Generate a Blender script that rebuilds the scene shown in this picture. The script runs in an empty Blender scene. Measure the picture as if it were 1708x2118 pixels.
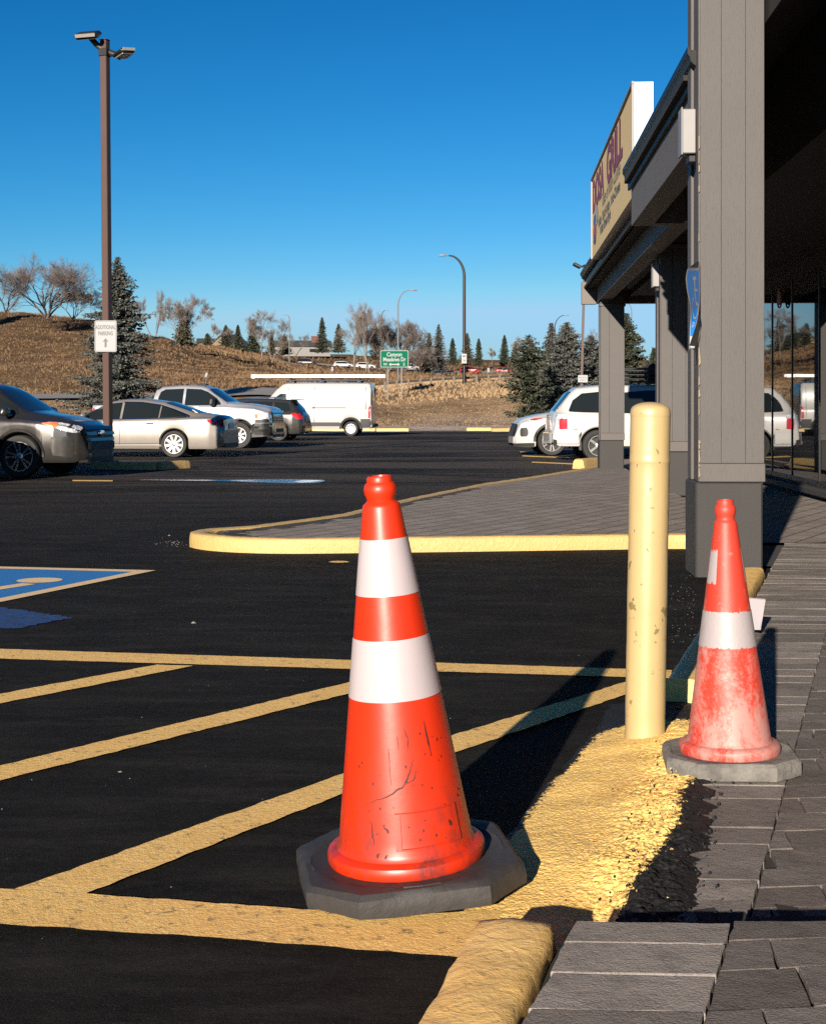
import bpy, math, random
import numpy as np
from mathutils import Matrix, Vector

R = math.radians
random.seed(7)
SC = bpy.context.scene
COL = SC.collection

# ------------------------------------------------------------------ camera geometry (photo pixels -> ground)
EYE, F, CX, HY = 1.17, 3000.0, 854.0, 850.0
def G(px, py, z=0.0):
    d = (EYE - z) * F / (py - HY)
    return ((px - CX) / F * d, d, z)
def P(px, py, d):
    return ((px - CX) / F * d, d, EYE - (py - HY) / F * d)

# ------------------------------------------------------------------ mesh builder
XF = {}
class MB:
    def __init__(s): s.v = []; s.f = []; s.m = []
    def add(s, vs, fs, mi=0):
        b = len(s.v); s.v.extend([tuple(p) for p in vs])
        for f in fs: s.f.append(tuple(i + b for i in f)); s.m.append(mi)
        return s
    def box(s, c, size, rot=None, bevel=0.0, mi=0):
        hx, hy, hz = (k / 2 for k in size)
        M = rot if rot is not None else Matrix.Identity(3)
        C = Vector(c)
        if bevel <= 0:
            vs = [C + M @ Vector((x, y, z)) for x in (-hx, hx) for y in (-hy, hy) for z in (-hz, hz)]
            fs = [(0,1,3,2),(4,6,7,5),(0,4,5,1),(2,3,7,6),(0,2,6,4),(1,5,7,3)]
            return s.add(vs, fs, mi)
        b = min(bevel, hx*.9, hy*.9, hz*.9)
        vs = []; idx = {}
        for sx in (-1,1):
            for sy in (-1,1):
                for sz in (-1,1):
                    for ax in range(3):
                        p = [sx*(hx-b), sy*(hy-b), sz*(hz-b)]
                        p[ax] = (sx*hx, sy*hy, sz*hz)[ax]
                        idx[(sx,sy,sz,ax)] = len(vs); vs.append(C + M @ Vector(p))
        fs = []
        def q(*k): fs.append(tuple(idx[i] for i in k))
        for sg in (-1,1):
            o = [(-1,-1),(1,-1),(1,1),(-1,1)]
            if sg < 0: o = o[::-1]
            q(*[(sg,a,b_,0) for a,b_ in o]); q(*[(b_,sg,a,1) for a,b_ in o]); q(*[(a,b_,sg,2) for a,b_ in o])
        for a in (-1,1):
            for b_ in (-1,1):
                q((a,b_,-1,0),(a,b_,1,0),(a,b_,1,1),(a,b_,-1,1))
                q((a,-1,b_,0),(a,1,b_,0),(a,1,b_,2),(a,-1,b_,2))
                q((-1,a,b_,1),(1,a,b_,1),(1,a,b_,2),(-1,a,b_,2))
                for c_ in (-1,1): q((a,b_,c_,0),(a,b_,c_,1),(a,b_,c_,2))
        return s.add(vs, fs, mi)
    def tube(s, pts, rad, n=8, cap=True, mi=0, flat=None):
        pts = [Vector(p) for p in pts]; k = len(pts)
        if not hasattr(rad, '__len__'): rad = [rad]*k
        vs = []; up0 = None
        for i, p in enumerate(pts):
            t = (pts[min(i+1,k-1)] - pts[max(i-1,0)])
            if t.length < 1e-9: t = Vector((0,0,1))
            t.normalize()
            if up0 is None:
                up0 = Vector((0,0,1)) if abs(t.z) < .9 else Vector((0,1,0))
            a = t.cross(up0)
            if a.length < 1e-6: a = t.cross(Vector((1,0,0)))
            a.normalize(); b = a.cross(t).normalized(); up0 = b
            for j in range(n):
                th = 2*math.pi*(j+.5)/n
                fa, fb = (1,1) if flat is None else flat
                vs.append(p + a*(rad[i]*math.cos(th)*fa) + b*(rad[i]*math.sin(th)*fb))
        fs = [(i*n+j, i*n+(j+1)%n, (i+1)*n+(j+1)%n, (i+1)*n+j) for i in range(k-1) for j in range(n)]
        if cap: fs += [tuple(range(n))[::-1], tuple(range((k-1)*n, k*n))]
        return s.add(vs, fs, mi)
    def lathe(s, prof, n=32, M=None, mi=0, a0=0.0, a1=2*math.pi):
        M = M or Matrix.Identity(4); vs = []; full = abs(a1-a0-2*math.pi) < 1e-6
        m = n if full else n+1
        for r, z in prof:
            for j in range(m):
                th = a0 + (a1-a0)*j/n
                vs.append(M @ Vector((r*math.sin(th), -r*math.cos(th), z)))
        fs = []
        for i in range(len(prof)-1):
            for j in range(n):
                j2 = (j+1) % m
                fs.append((i*m+j, i*m+j2, (i+1)*m+j2, (i+1)*m+j))
        return s.add(vs, fs, mi)
    def prism(s, poly, z0, z1, M=None, mi=0):
        M = M or Matrix.Identity(4); n = len(poly)
        vs = [M @ Vector((x,y,z0)) for x,y in poly] + [M @ Vector((x,y,z1)) for x,y in poly]
        fs = [tuple(range(n))[::-1], tuple(range(n,2*n))] + [(i,(i+1)%n,n+(i+1)%n,n+i) for i in range(n)]
        return s.add(vs, fs, mi)
    def grid(s, rows, mi=0):
        nr, nc = len(rows), len(rows[0])
        vs = [p for r in rows for p in r]
        fs = [(i*nc+j, i*nc+j+1, (i+1)*nc+j+1, (i+1)*nc+j) for i in range(nr-1) for j in range(nc-1)]
        return s.add(vs, fs, mi)
    def poly(s, pts, mi=0): return s.add(pts, [tuple(range(len(pts)))], mi)
    def build(s, name, mats, parent=None, smooth=None, world=False):
        me = bpy.data.meshes.new(name)
        vs = s.v
        if parent is not None and world:
            inv = XF[parent.name].inverted(); vs = [tuple(inv @ Vector(p)) for p in vs]
        me.from_pydata([tuple(p) for p in vs], [], s.f)
        if not isinstance(mats, (list, tuple)): mats = [mats]
        for m in mats: me.materials.append(m)
        if len(mats) > 1: me.polygons.foreach_set('material_index', s.m)
        if smooth is not None:
            me.polygons.foreach_set('use_smooth', [True]*len(me.polygons))
            me.set_sharp_from_angle(angle=R(smooth))
        me.update()
        o = bpy.data.objects.new(name, me); COL.objects.link(o)
        if parent is not None:
            o.parent = parent; XF[o.name] = XF[parent.name]
        else: XF[o.name] = Matrix.Identity(4)
        return o
def fast_mesh(name, V, FI, n, mats, parent=None, smooth=False):
    """V (k,3) array, FI (m,n) array of faces with n corners each"""
    me = bpy.data.meshes.new(name)
    V = np.asarray(V, dtype=np.float32); FI = np.asarray(FI, dtype=np.int32)
    me.vertices.add(len(V)); me.vertices.foreach_set('co', V.ravel())
    me.loops.add(FI.size); me.loops.foreach_set('vertex_index', FI.ravel())
    me.polygons.add(len(FI)); me.polygons.foreach_set('loop_start', np.arange(0, FI.size, n, dtype=np.int32))
    if smooth: me.polygons.foreach_set('use_smooth', np.ones(len(FI), dtype=bool))
    for m in (mats if isinstance(mats, (list,tuple)) else [mats]): me.materials.append(m)
    me.update(calc_edges=True)
    o = bpy.data.objects.new(name, me); COL.objects.link(o)
    if parent is not None: o.parent = parent
    XF[o.name] = XF[parent.name] if parent is not None else Matrix.Identity(4)
    return o
def empty(name, loc, rz=0.0):
    o = bpy.data.objects.new(name, None); COL.objects.link(o)
    o.location = loc; o.rotation_euler = (0,0,rz); o.empty_display_size = .2
    XF[o.name] = Matrix.Translation(Vector(loc)) @ Matrix.Rotation(rz, 4, 'Z')
    return o
def tag(o, label=None, cat=None, group=None, kind=None):
    if label: o['label'] = label
    if cat: o['category'] = cat
    if group: o['group'] = group
    if kind: o['kind'] = kind
    return o
def copy_tree(o, parent=None):
    c = o.copy(); COL.objects.link(c)
    if parent is not None: c.parent = parent
    for ch in [x for x in bpy.data.objects if x.parent == o]: copy_tree(ch, c)
    return c
def text_mesh(mb, s, size, M, mi=0, align='CENTER', bold=0.0, shear=0.0, sx=1.0, extrude=0.0):
    cu = bpy.data.curves.new('t', 'FONT'); cu.body = s; cu.size = size; cu.align_x = align; cu.align_y = 'CENTER'
    cu.offset = bold; cu.shear = shear; cu.extrude = extrude; cu.resolution_u = 3
    ob = bpy.data.objects.new('t', cu); COL.objects.link(ob)
    dg = bpy.context.evaluated_depsgraph_get(); dg.update()
    me = bpy.data.meshes.new_from_object(ob.evaluated_get(dg))
    mb.add([M @ Vector((v.co.x*sx, v.co.y, v.co.z)) for v in me.vertices], [tuple(p.vertices) for p in me.polygons], mi)
    bpy.data.objects.remove(ob); bpy.data.curves.remove(cu); bpy.data.meshes.remove(me)
def frame_M(o, xdir, ydir):
    """4x4 whose local x,y map to xdir,ydir at o"""
    x = Vector(xdir).normalized(); y = Vector(ydir).normalized(); z = x.cross(y).normalized(); y = z.cross(x)
    return Matrix(((x.x,y.x,z.x,o[0]),(x.y,y.y,z.y,o[1]),(x.z,y.z,z.z,o[2]),(0,0,0,1)))

# ------------------------------------------------------------------ materials
class NT:
    def __init__(s, name):
        s.mat = bpy.data.materials.new(name); s.mat.use_nodes = True
        s.t = s.mat.node_tree; s.n = s.t.nodes
        s.b = s.n['Principled BSDF']; s.tc = None
    def new(s, ty, **kw):
        n = s.n.new(ty)
        for k, v in kw.items(): setattr(n, k, v)
        return n
    def link(s, a, b): s.t.links.new(a, b)
    def co(s, scale=None, rot=None, kind='Object'):
        if s.tc is None: s.tc = s.new('ShaderNodeTexCoord')
        if scale is None and rot is None: return s.tc.outputs[kind]
        m = s.new('ShaderNodeMapping')
        if scale is not None: m.inputs['Scale'].default_value = scale
        if rot is not None: m.inputs['Rotation'].default_value = rot
        s.link(s.tc.outputs[kind], m.inputs['Vector']); return m.outputs[0]
    def noise(s, scale, detail=4, rough=.55, co=None, dist=0.0):
        n = s.new('ShaderNodeTexNoise'); n.inputs['Scale'].default_value = scale
        n.inputs['Detail'].default_value = detail; n.inputs['Roughness'].default_value = rough
        n.inputs['Distortion'].default_value = dist
        s.link(co if co is not None else s.co(), n.inputs['Vector']); return n.outputs['Fac']
    def voro(s, scale, co=None, feature='F1', out='Distance'):
        n = s.new('ShaderNodeTexVoronoi'); n.feature = feature; n.inputs['Scale'].default_value = scale
        s.link(co if co is not None else s.co(), n.inputs['Vector']); return n.outputs[out]
    def ramp(s, fac, stops):
        n = s.new('ShaderNodeValToRGB'); e = n.color_ramp.elements
        while len(e) < len(stops): e.new(.5)
        for k, (p, c) in zip(e, stops):
            k.position = p; k.color = (c, c, c, 1) if not hasattr(c, '__len__') else (*c[:3], 1)
        s.link(fac, n.inputs['Fac']); return n.outputs['Color']
    def mix(s, fac, a, b, mode='MIX'):
        n = s.new('ShaderNodeMix'); n.data_type = 'RGBA'; n.blend_type = mode
        for v, i in ((fac, 0), (a, 6), (b, 7)):
            if hasattr(v, 'is_linked') or hasattr(v, 'links'): s.link(v, n.inputs[i])
            elif i == 0: n.inputs[0].default_value = v
            else: n.inputs[i].default_value = (*v[:3], 1)
        return n.outputs[2]
    def math(s, op, a, b=0.0):
        n = s.new('ShaderNodeMath'); n.operation = op
        for v, i in ((a, 0), (b, 1)):
            if hasattr(v, 'links'): s.link(v, n.inputs[i])
            else: n.inputs[i].default_value = v
        return n.outputs[0]
    def bump(s, h, strength=.3, dist=.01, prev=None):
        n = s.new('ShaderNodeBump'); n.inputs['Strength'].default_value = strength; n.inputs['Distance'].default_value = dist
        s.link(h, n.inputs['Height'])
        if prev is not None: s.link(prev, n.inputs['Normal'])
        return n.outputs[0]
    def set(s, **kw):
        names = {'color':'Base Color','rough':'Roughness','metal':'Metallic','normal':'Normal','coat':'Coat Weight',
                 'coatr':'Coat Roughness','ior':'IOR','spec':'Specular IOR Level','emis':'Emission Strength','trans':'Transmission Weight','alpha':'Alpha'}
        for k, v in kw.items():
            i = s.b.inputs[names[k]]
            if hasattr(v, 'links'): s.link(v, i)
            elif k == 'color': i.default_value = (*v[:3], 1)
            else: i.default_value = v
        return s.mat
def flat(name, c, rough=.6, metal=0.0, coat=0.0, var=.12, vs=6.0, bump=0.0, bs=60.0, spec=.5, ior=1.5):
    t = NT(name)
    col = t.mix(t.noise(vs, 5), tuple(k*(1-var) for k in c), tuple(min(1, k*(1+var)) for k in c))
    t.set(color=col, rough=rough, metal=metal, coat=coat, spec=spec, ior=ior)
    if bump: t.set(normal=t.bump(t.noise(bs, 4), bump, .004))
    return t.mat
def paint(name, c, metal=.5, rough=.32, dirt=.25):
    t = NT(name)
    d = t.ramp(t.noise(3.0, 6, .65), [(.45, 0.0), (.8, dirt)])
    t.set(color=t.mix(d, c, tuple(k*.55+.03 for k in c)), metal=metal, coat=.9, coatr=.04,
          rough=t.math('ADD', rough, t.math('MULTIPLY', d, .4)))
    return t.mat
M = {}
# asphalt: sealed black near, worn grey lanes, wet-dark tongues further off
t = NT('sealed_asphalt')
fine = t.noise(260, 3, .7); mid = t.noise(28, 6, .65); grit = t.voro(420)
big = t.noise(.075, 6, .62, t.co((1.0, 2.2, 1), (0,0,R(-18))), 1.2)
band = t.noise(.55, 4, .6, t.co((.35, 2.2, 1), (0,0,R(12))), .5)
sep = t.new('ShaderNodeSeparateXYZ'); t.link(t.co(), sep.inputs[0])
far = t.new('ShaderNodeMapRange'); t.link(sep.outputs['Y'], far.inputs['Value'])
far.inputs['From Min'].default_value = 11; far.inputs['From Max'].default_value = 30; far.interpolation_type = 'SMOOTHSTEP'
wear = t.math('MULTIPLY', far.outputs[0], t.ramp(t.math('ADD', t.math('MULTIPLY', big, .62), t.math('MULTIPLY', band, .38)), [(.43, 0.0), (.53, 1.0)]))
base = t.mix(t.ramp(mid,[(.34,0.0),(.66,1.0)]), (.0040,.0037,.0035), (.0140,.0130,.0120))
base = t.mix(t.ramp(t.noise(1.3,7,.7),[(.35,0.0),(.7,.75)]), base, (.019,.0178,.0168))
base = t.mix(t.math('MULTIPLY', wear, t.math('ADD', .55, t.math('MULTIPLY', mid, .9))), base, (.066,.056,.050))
sp = t.math('ADD', t.math('MULTIPLY', t.ramp(t.noise(150, 3, .75), [(.54, 0.0), (.70, 1.0)]), .55), t.ramp(t.voro(70), [(.06, 1.0), (.14, 0.0)]))
base = t.mix(t.math('MULTIPLY', sp, .55), base, (.085,.079,.072))
dust = t.ramp(t.noise(3.2, 8, .75, t.co((.5,1.6,1),(0,0,R(20)))), [(.47, 0.0), (.72, .60)])
base = t.mix(dust, base, (.044,.040,.036))
nb = t.bump(grit, .8, .005); nb = t.bump(t.noise(110,4,.75), .9, .006, nb); nb = t.bump(mid, .22, .012, nb)
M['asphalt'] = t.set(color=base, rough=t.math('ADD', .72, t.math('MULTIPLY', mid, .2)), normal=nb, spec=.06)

# worn yellow road paint
t = NT('yellow_road_paint')
fine = t.noise(190, 3, .7); mid = t.noise(24, 6, .7); blot = t.noise(5, 5, .6)
c = t.mix(t.ramp(blot,[(.3,0.0),(.7,1.0)]), (.74,.47,.15), (.88,.62,.24))
c = t.mix(t.ramp(t.voro(95),[(.05,0.0),(.55,.75)]), c, (.66,.40,.12))
c = t.mix(t.ramp(mid,[(.35,.8),(.43,0.0)]), c, (.16,.12,.07))
nb = t.bump(fine, .6, .003); nb = t.bump(t.noise(60, 5, .7), .7, .006, nb)
M['line'] = t.set(color=c, rough=.62, normal=nb, spec=.3)
# kerb paint (brighter, thick layers)
t = NT('yellow_kerb_paint')
mid = t.noise(14, 6, .65); f2 = t.noise(120, 4, .7)
c = t.mix(mid, (.42,.275,.095), (.48,.325,.120))
c = t.mix(t.ramp(t.noise(9, 8, .75),[(.66,0.0),(.72,.8)]), c, (.30,.22,.10))
nb = t.bump(t.noise(22, 6, .6, None, 1.2), .8, .012); nb = t.bump(f2, .35, .003, nb)
M['kerb'] = t.set(color=c, rough=.55, normal=nb)
t = NT('flaked_kerb_paint')
w = t.new('ShaderNodeTexWave'); w.inputs['Scale'].default_value = 9; w.inputs['Distortion'].default_value = 9; w.inputs['Detail'].default_value = 4; w.inputs['Detail Scale'].default_value = 2.0
t.link(t.co(None,(0,0,R(35))), w.inputs['Vector'])
mid = t.noise(16, 6, .65, None, 1.5)
c = t.mix(t.noise(6,5), (.62,.36,.10), (.86,.58,.22))
c = t.mix(t.ramp(t.noise(30,6,.7,None,1.0),[(.26,1.0),(.33,0.0)]), c, (.05,.035,.02))
nb = t.bump(mid, .5, .009); nb = t.bump(t.noise(75, 5,.7,None,.6), .5, .004, nb); nb = t.bump(w.outputs['Fac'], .12, .004, nb)
M['kerb_near'] = t.set(color=c, rough=.5, normal=nb)
# the ramp: paint kept in a vertex attribute
t = NT('painted_asphalt_ramp')
at = t.new('ShaderNodeVertexColor'); at.layer_name = 'paint'
n1 = t.noise(55, 5, .7); n2 = t.noise(230, 3, .7)
c = t.mix(t.noise(5,6,.65), (.72,.45,.12), (.90,.61,.21))
c = t.mix(t.ramp(t.noise(3.4,5,.6),[(.50,0.0),(.68,.5)]), c, (.62,.34,.10))
m = t.math('ADD', at.outputs['Color'], t.math('MULTIPLY', t.math('SUBTRACT', n1, .5), 1.1))
mk = t.ramp(m, [(.46, 0.0), (.54, 1.0)])
c = t.mix(mk, t.mix(n2,(.004,.004,.004),(.018,.0175,.017)), c)
nb = t.bump(n2, .5, .003); nb = t.bump(t.voro(110), .5, .005, nb)
M['ramp'] = t.set(color=c, rough=.65, normal=nb, spec=.25)
# blue stall paint
t = NT('blue_stall_paint')
c = t.mix(t.noise(30,6,.7), (.012,.12,.36), (.02,.17,.46))
M['blue'] = t.set(color=c, rough=.6, normal=t.bump(t.noise(150,4,.7),.5,.004))
t = NT('scrubbed_blue_paint')
s1 = t.noise(26, 6, .75, t.co((.5,1.8,1),(0,0,R(25))))
M['blue_worn'] = t.set(color=t.mix(t.ramp(s1,[(.42,0.0),(.58,1.0)]), (.010,.011,.016), (.006,.055,.22)), rough=.65, normal=t.bump(s1,.4,.004))
# pavers
def paver_mat(name, lo, hi):
    t = NT(name)
    g = t.new('ShaderNodeNewGeometry')
    c = t.mix(g.outputs['Random Per Island'], lo, hi)
    c = t.mix(t.ramp(t.noise(9,6,.7),[(.45,0.0),(.75,.5)]), c, tuple(k*.42 for k in lo))
    c = t.mix(t.ramp(t.noise(170,3,.7),[(.6,0.0),(.75,.6)]), c, tuple(k*1.6 for k in hi))
    c = t.mix(t.ramp(t.noise(120,3,.7),[(.25,.8),(.36,0.0)]), c, (.03,.028,.026))
    nb = t.bump(t.noise(150,4,.7), .9, .006); nb = t.bump(t.noise(26,5,.65), .6, .010, nb)
    return t.set(color=c, rough=.8, normal=nb, spec=.25)
M['paver'] = paver_mat('worn_grey_paver', (.140,.122,.109), (.250,.220,.198))
M['paver_red'] = paver_mat('worn_brown_paver', (.100,.084,.074), (.165,.142,.128))
t = NT('joint_sand'); M['joint'] = t.set(color=t.mix(t.noise(60,5,.7),(.007,.0065,.006),(.030,.026,.022)), rough=.95, normal=t.bump(t.noise(200,3),.6,.006))
t = NT('island_paving')
br = t.new('ShaderNodeTexBrick'); t.link(t.co(None,(0,0,R(-62))), br.inputs['Vector'])
br.inputs['Color1'].default_value = (.205,.175,.152,1); br.inputs['Color2'].default_value = (.255,.220,.195,1); br.inputs['Mortar'].default_value = (.055,.047,.042,1)
br.inputs['Scale'].default_value = 1.0; br.inputs['Mortar Size'].default_value = .012; br.inputs['Brick Width'].default_value = .42; br.inputs['Row Height'].default_value = .21; br.inputs['Mortar Smooth'].default_value = .3
c = t.mix(t.ramp(t.noise(2.2,7,.7),[(.42,0.0),(.75,.45)]), br.outputs['Color'], (.09,.075,.066))
c = t.mix(t.ramp(t.noise(.9,5,.6,t.co((1,.5,1))),[(.64,0.0),(.7,.7)]), c, (.05,.045,.042))
nb = t.bump(br.outputs['Fac'], -.6, .012); nb = t.bump(t.noise(60,5,.7), .5, .008, nb)
M['island'] = t.set(color=c, rough=.82, normal=nb, spec=.25)
# building paint on boards
def board_mat(name, lo, hi, grain=1.0, chips=0.0):
    t = NT(name)
    g = t.noise(20, 6, .7, t.co((9, 9, .5))); g2 = t.noise(48, 5, .7, t.co((5,5,.35)))
    c = t.mix(t.noise(2.2,5,.6), lo, hi)
    c = t.mix(t.ramp(g2,[(.55,0.0),(.70,.75)]), c, tuple(k*.66 for k in lo))
    if chips: c = t.mix(t.ramp(t.noise(7,7,.75,t.co((1.4,1.4,.5))),[(.735,0.0),(.75,chips)]), c, (.58,.50,.40))
    nb = t.bump(g, .35*grain, .006); nb = t.bump(g2, .4*grain, .004, nb)
    return t.set(color=c, rough=.62, normal=nb, spec=.35)
M['board'] = board_mat('taupe_painted_boards', (.062,.057,.055), (.078,.071,.068))
M['board2'] = board_mat('taupe_painted_trim', (.068,.060,.057), (.086,.076,.072), .7, .6)
M['beam'] = board_mat('taupe_painted_beam', (.105,.089,.079), (.125,.108,.096), .5)
t = NT('rough_painted_plinth')
c = t.mix(t.noise(3,6,.65), (.020,.0185,.0178), (.028,.026,.025)); c = t.mix(t.ramp(t.noise(6,7,.7),[(.74,0.0),(.76,.8)]), c, (.4,.37,.33))
M['plinth'] = t.set(color=c, rough=.75, normal=t.bump(t.noise(70,5,.7),.5,.008))
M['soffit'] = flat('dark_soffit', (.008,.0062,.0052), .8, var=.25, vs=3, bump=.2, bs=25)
M['gutter'] = flat('dark_brown_gutter', (.0045,.004,.0036), .45, 0, var=.3, spec=.3, vs=8, bump=.1, bs=20)
M['wood'] = flat('bare_flaked_wood', (.20,.155,.105), .8, var=.35, vs=30, bump=.5, bs=80)
M['white_metal'] = flat('white_painted_metal', (.185,.18,.18), .5, var=.06, vs=12)
M['sign_cream'] = flat('cream_sign_face', (.66,.46,.17), .5, var=.08, vs=3)
M['maroon'] = flat('maroon_letters', (.22,.02,.05), .5)
M['red_letters'] = flat('red_letters', (.32,.02,.03), .5)
M['ink'] = flat('dark_sign_ink', (.02,.02,.02), .5)
M['brown_ink'] = flat('brown_sign_ink', (.05,.05,.035), .5)
M['sign_blue'] = flat('blue_sign_face', (.009,.155,.52), .35, var=.12, vs=14)
M['sign_white'] = flat('white_sign_face', (.29,.29,.295), .6, spec=.15, var=.04)
M['sign_green'] = flat('green_sign_face', (.001,.088,.050), .7, var=.06, spec=.08)
M['sign_grey'] = flat('bare_sign_back', (.10,.095,.085), .5, .4)
M['motif_blue'] = flat('blue_motif', (.05,.07,.20), .5); M['motif_red'] = flat('red_motif', (.35,.05,.04), .5); M['motif_pale'] = flat('pale_motif', (.34,.33,.27), .5)
t = NT('dark_storefront_glass'); M['store_glass'] = t.set(color=(.006,.006,.007), rough=.015, ior=2.1, spec=.5, normal=t.bump(t.noise(.7,2),.02,.05))
M['frame_dark'] = flat('dark_bronze_frame', (.018,.016,.015), .4, .5)
# cones
t = NT('orange_cone_plastic')
n = t.noise(7,6,.7,t.co((1,1,.35))); s2 = t.noise(46,4,.7,t.co((2.2,2.2,.18)))
c = t.mix(t.noise(2.5,4), (.46,.019,.0018), (.52,.025,.0022))
c = t.mix(t.ramp(n,[(.60,0.0),(.84,.30)]), c, (.34,.045,.028)); c = t.mix(t.ramp(s2,[(.66,0.0),(.74,.6)]), c, (.13,.008,.005))
sepz = t.new('ShaderNodeSeparateXYZ'); t.link(t.co(), sepz.inputs[0])
low = t.new('ShaderNodeMapRange'); t.link(sepz.outputs['Z'], low.inputs['Value'])
low.inputs['From Min'].default_value = .30; low.inputs['From Max'].default_value = .06
gr = t.math('MULTIPLY', low.outputs[0], t.ramp(t.noise(16,7,.75,t.co((1,1,.6))),[(.46,0.0),(.66,.95)]))
c = t.mix(gr, c, (.075,.024,.021))
M['cone'] = t.set(color=c, rough=t.math('ADD', .30, t.math('MULTIPLY', n, .25)), normal=t.bump(t.noise(60,5,.7),.06,.003,t.bump(t.noise(5,4),.15,.01)), coat=.16, coatr=.28)
t = NT('chalky_faded_cone_plastic')
n = t.noise(9,8,.78,t.co((1,1,.55)),.5); f2 = t.noise(70,5,.75)
c = t.mix(t.noise(3,4), (.40,.026,.013), (.45,.038,.019))
k = t.math('ADD', n, t.math('MULTIPLY', t.math('SUBTRACT', f2, .5), .35))
sz = t.new('ShaderNodeSeparateXYZ'); t.link(t.co(), sz.inputs[0])
up = t.new('ShaderNodeMapRange'); t.link(sz.outputs['Z'], up.inputs['Value']); up.inputs['From Min'].default_value = .78; up.inputs['From Max'].default_value = .15
up.inputs['To Min'].default_value = -.17; up.inputs['To Max'].default_value = .06
k = t.math('ADD', k, up.outputs[0])
c = t.mix(t.ramp(k,[(.45,0.0),(.62,.85)]), c, (.37,.20,.175))
c = t.mix(t.ramp(t.noise(30,6,.8),[(.70,0.0),(.8,.5)]), c, (.17,.11,.10))
M['cone_old'] = t.set(color=c, rough=.52, normal=t.bump(f2,.2,.003))
t = NT('white_reflective_sheet')
lw = t.new('ShaderNodeTexWave'); lw.wave_type='BANDS'; lw.inputs['Scale'].default_value = 45; t.link(t.co(None,(0,0,0)), lw.inputs['Vector'])
hexn = t.voro(260)
c = t.mix(t.noise(6,4), (.350,.300,.312), (.40,.345,.358)); c = t.mix(t.ramp(t.noise(40,6,.8),[(.72,0.0),(.78,.5)]), c, (.17,.12,.115))
M['sheet'] = t.set(color=c, rough=.42, normal=t.bump(hexn,.1,.002))
t = NT('worn_reflective_sheet')
c = t.mix(t.ramp(t.noise(26,8,.8),[(.62,0.0),(.68,.85)]), (.285,.25,.255), (.12,.10,.095))
M['sheet_old'] = t.set(color=c, rough=.5, normal=t.bump(t.noise(60,5,.7),.35,.004))
t = NT('black_rubber')
n = t.noise(14,7,.7); 
c = t.mix(n,(.014,.013,.013),(.034,.031,.031)); c = t.mix(t.ramp(t.noise(5,6,.7),[(.5,0.0),(.8,.45)]), c, (.07,.065,.06))
M['rubber'] = t.set(color=c, rough=.62, normal=t.bump(t.noise(45,6,.7),.45,.006))
t = NT('dusty_grey_rubber')
n = t.noise(10,8,.72)
c = t.mix(t.ramp(n,[(.35,0.0),(.65,1.0)]),(.075,.07,.064),(.19,.175,.155))
M['rubber_old'] = t.set(color=c, rough=.85, normal=t.bump(t.noise(60,6,.75),.7,.008))
M['scuff'] = flat('dark_scuff', (.045,.008,.006), .7)
# bollard
t = NT('yellow_bollard_paint')
ch = t.noise(12,4,.55); ch2 = t.noise(26,6,.7)
c = t.mix(t.noise(3,5), (.36,.262,.120), (.41,.300,.145))
c = t.mix(t.ramp(ch,[(.645,0.0),(.655,.8)]), c, (.13,.105,.04)); c = t.mix(t.ramp(ch2,[(.665,0.0),(.675,.9)]), c, (.05,.04,.018))
c = t.mix(t.ramp(t.noise(12,6,.7,t.co((1,1,.2))),[(.62,0.0),(.8,.3)]), c, (.36,.29,.18))
M['bollard'] = t.set(color=c, rough=.42, normal=t.bump(t.noise(16,4,.6),.25,.006), coat=.15, coatr=.3)
# cars
M['p_taupe'] = paint('taupe_metallic_paint', (.066,.062,.058), .75, .30, .3)
M['p_beige'] = paint('champagne_metallic_paint', (.345,.31,.275), .55, .32, .2)
M['p_silver'] = paint('silver_metallic_paint', (.55,.55,.57), .6, .30, .2)
M['p_dark'] = paint('charcoal_metallic_paint', (.055,.052,.050), .6, .32, .3)
M['p_white'] = paint('white_car_paint', (.42,.413,.403), 0, .3, .12)
M['p_van'] = paint('white_van_paint', (.32,.318,.312), 0, .35, .06)
M['p_black'] = paint('black_car_paint', (.012,.012,.014), .2, .25, .1)
M['p_red'] = paint('red_car_paint', (.35,.018,.02), .2, .3, .1)
M['p_navy'] = paint('navy_car_paint', (.012,.045,.10), .3, .3, .1)
t = NT('car_glass'); M['glass'] = t.set(color=(.010,.013,.013), rough=.03, ior=1.55, spec=.6)
M['trim'] = flat('black_car_trim', (.008,.008,.008), .55, var=.2)
M['clad'] = flat('grey_plastic_cladding', (.020,.020,.020), .65, var=.2)
M['dark_chrome'] = flat('dark_chrome', (.06,.062,.07), .18, 1.0, var=.05)
M['chrome'] = flat('chrome', (.75,.75,.76), .12, 1.0, var=.03)
M['tyre'] = flat('tyre_rubber', (.013,.0125,.012), .75, var=.35, vs=20, bump=.3, bs=60)
M['rim'] = flat('silver_alloy', (.55,.55,.55), .28, .85, var=.06)
M['hub'] = flat('dark_wheel_gap', (.006,.006,.006), .6)
t = NT('headlamp_lens'); M['lamp'] = t.set(color=t.mix(t.voro(16),(.85,.86,.88),(.35,.37,.40)), rough=.08, metal=.35, coat=1.0, normal=t.bump(t.voro(22),.6,.02))
M['amber'] = flat('amber_lens', (.75,.16,.05), .15, coat=1.0)
M['tail'] = flat('red_tail_lens', (.45,.012,.018), .12, coat=1.0, var=.4, vs=14)
M['plate'] = flat('number_plate', (.7,.7,.72), .4)
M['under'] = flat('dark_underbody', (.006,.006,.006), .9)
M['alu'] = flat('aluminium_ladder', (.74,.74,.73), .42, .15, var=.06)
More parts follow.
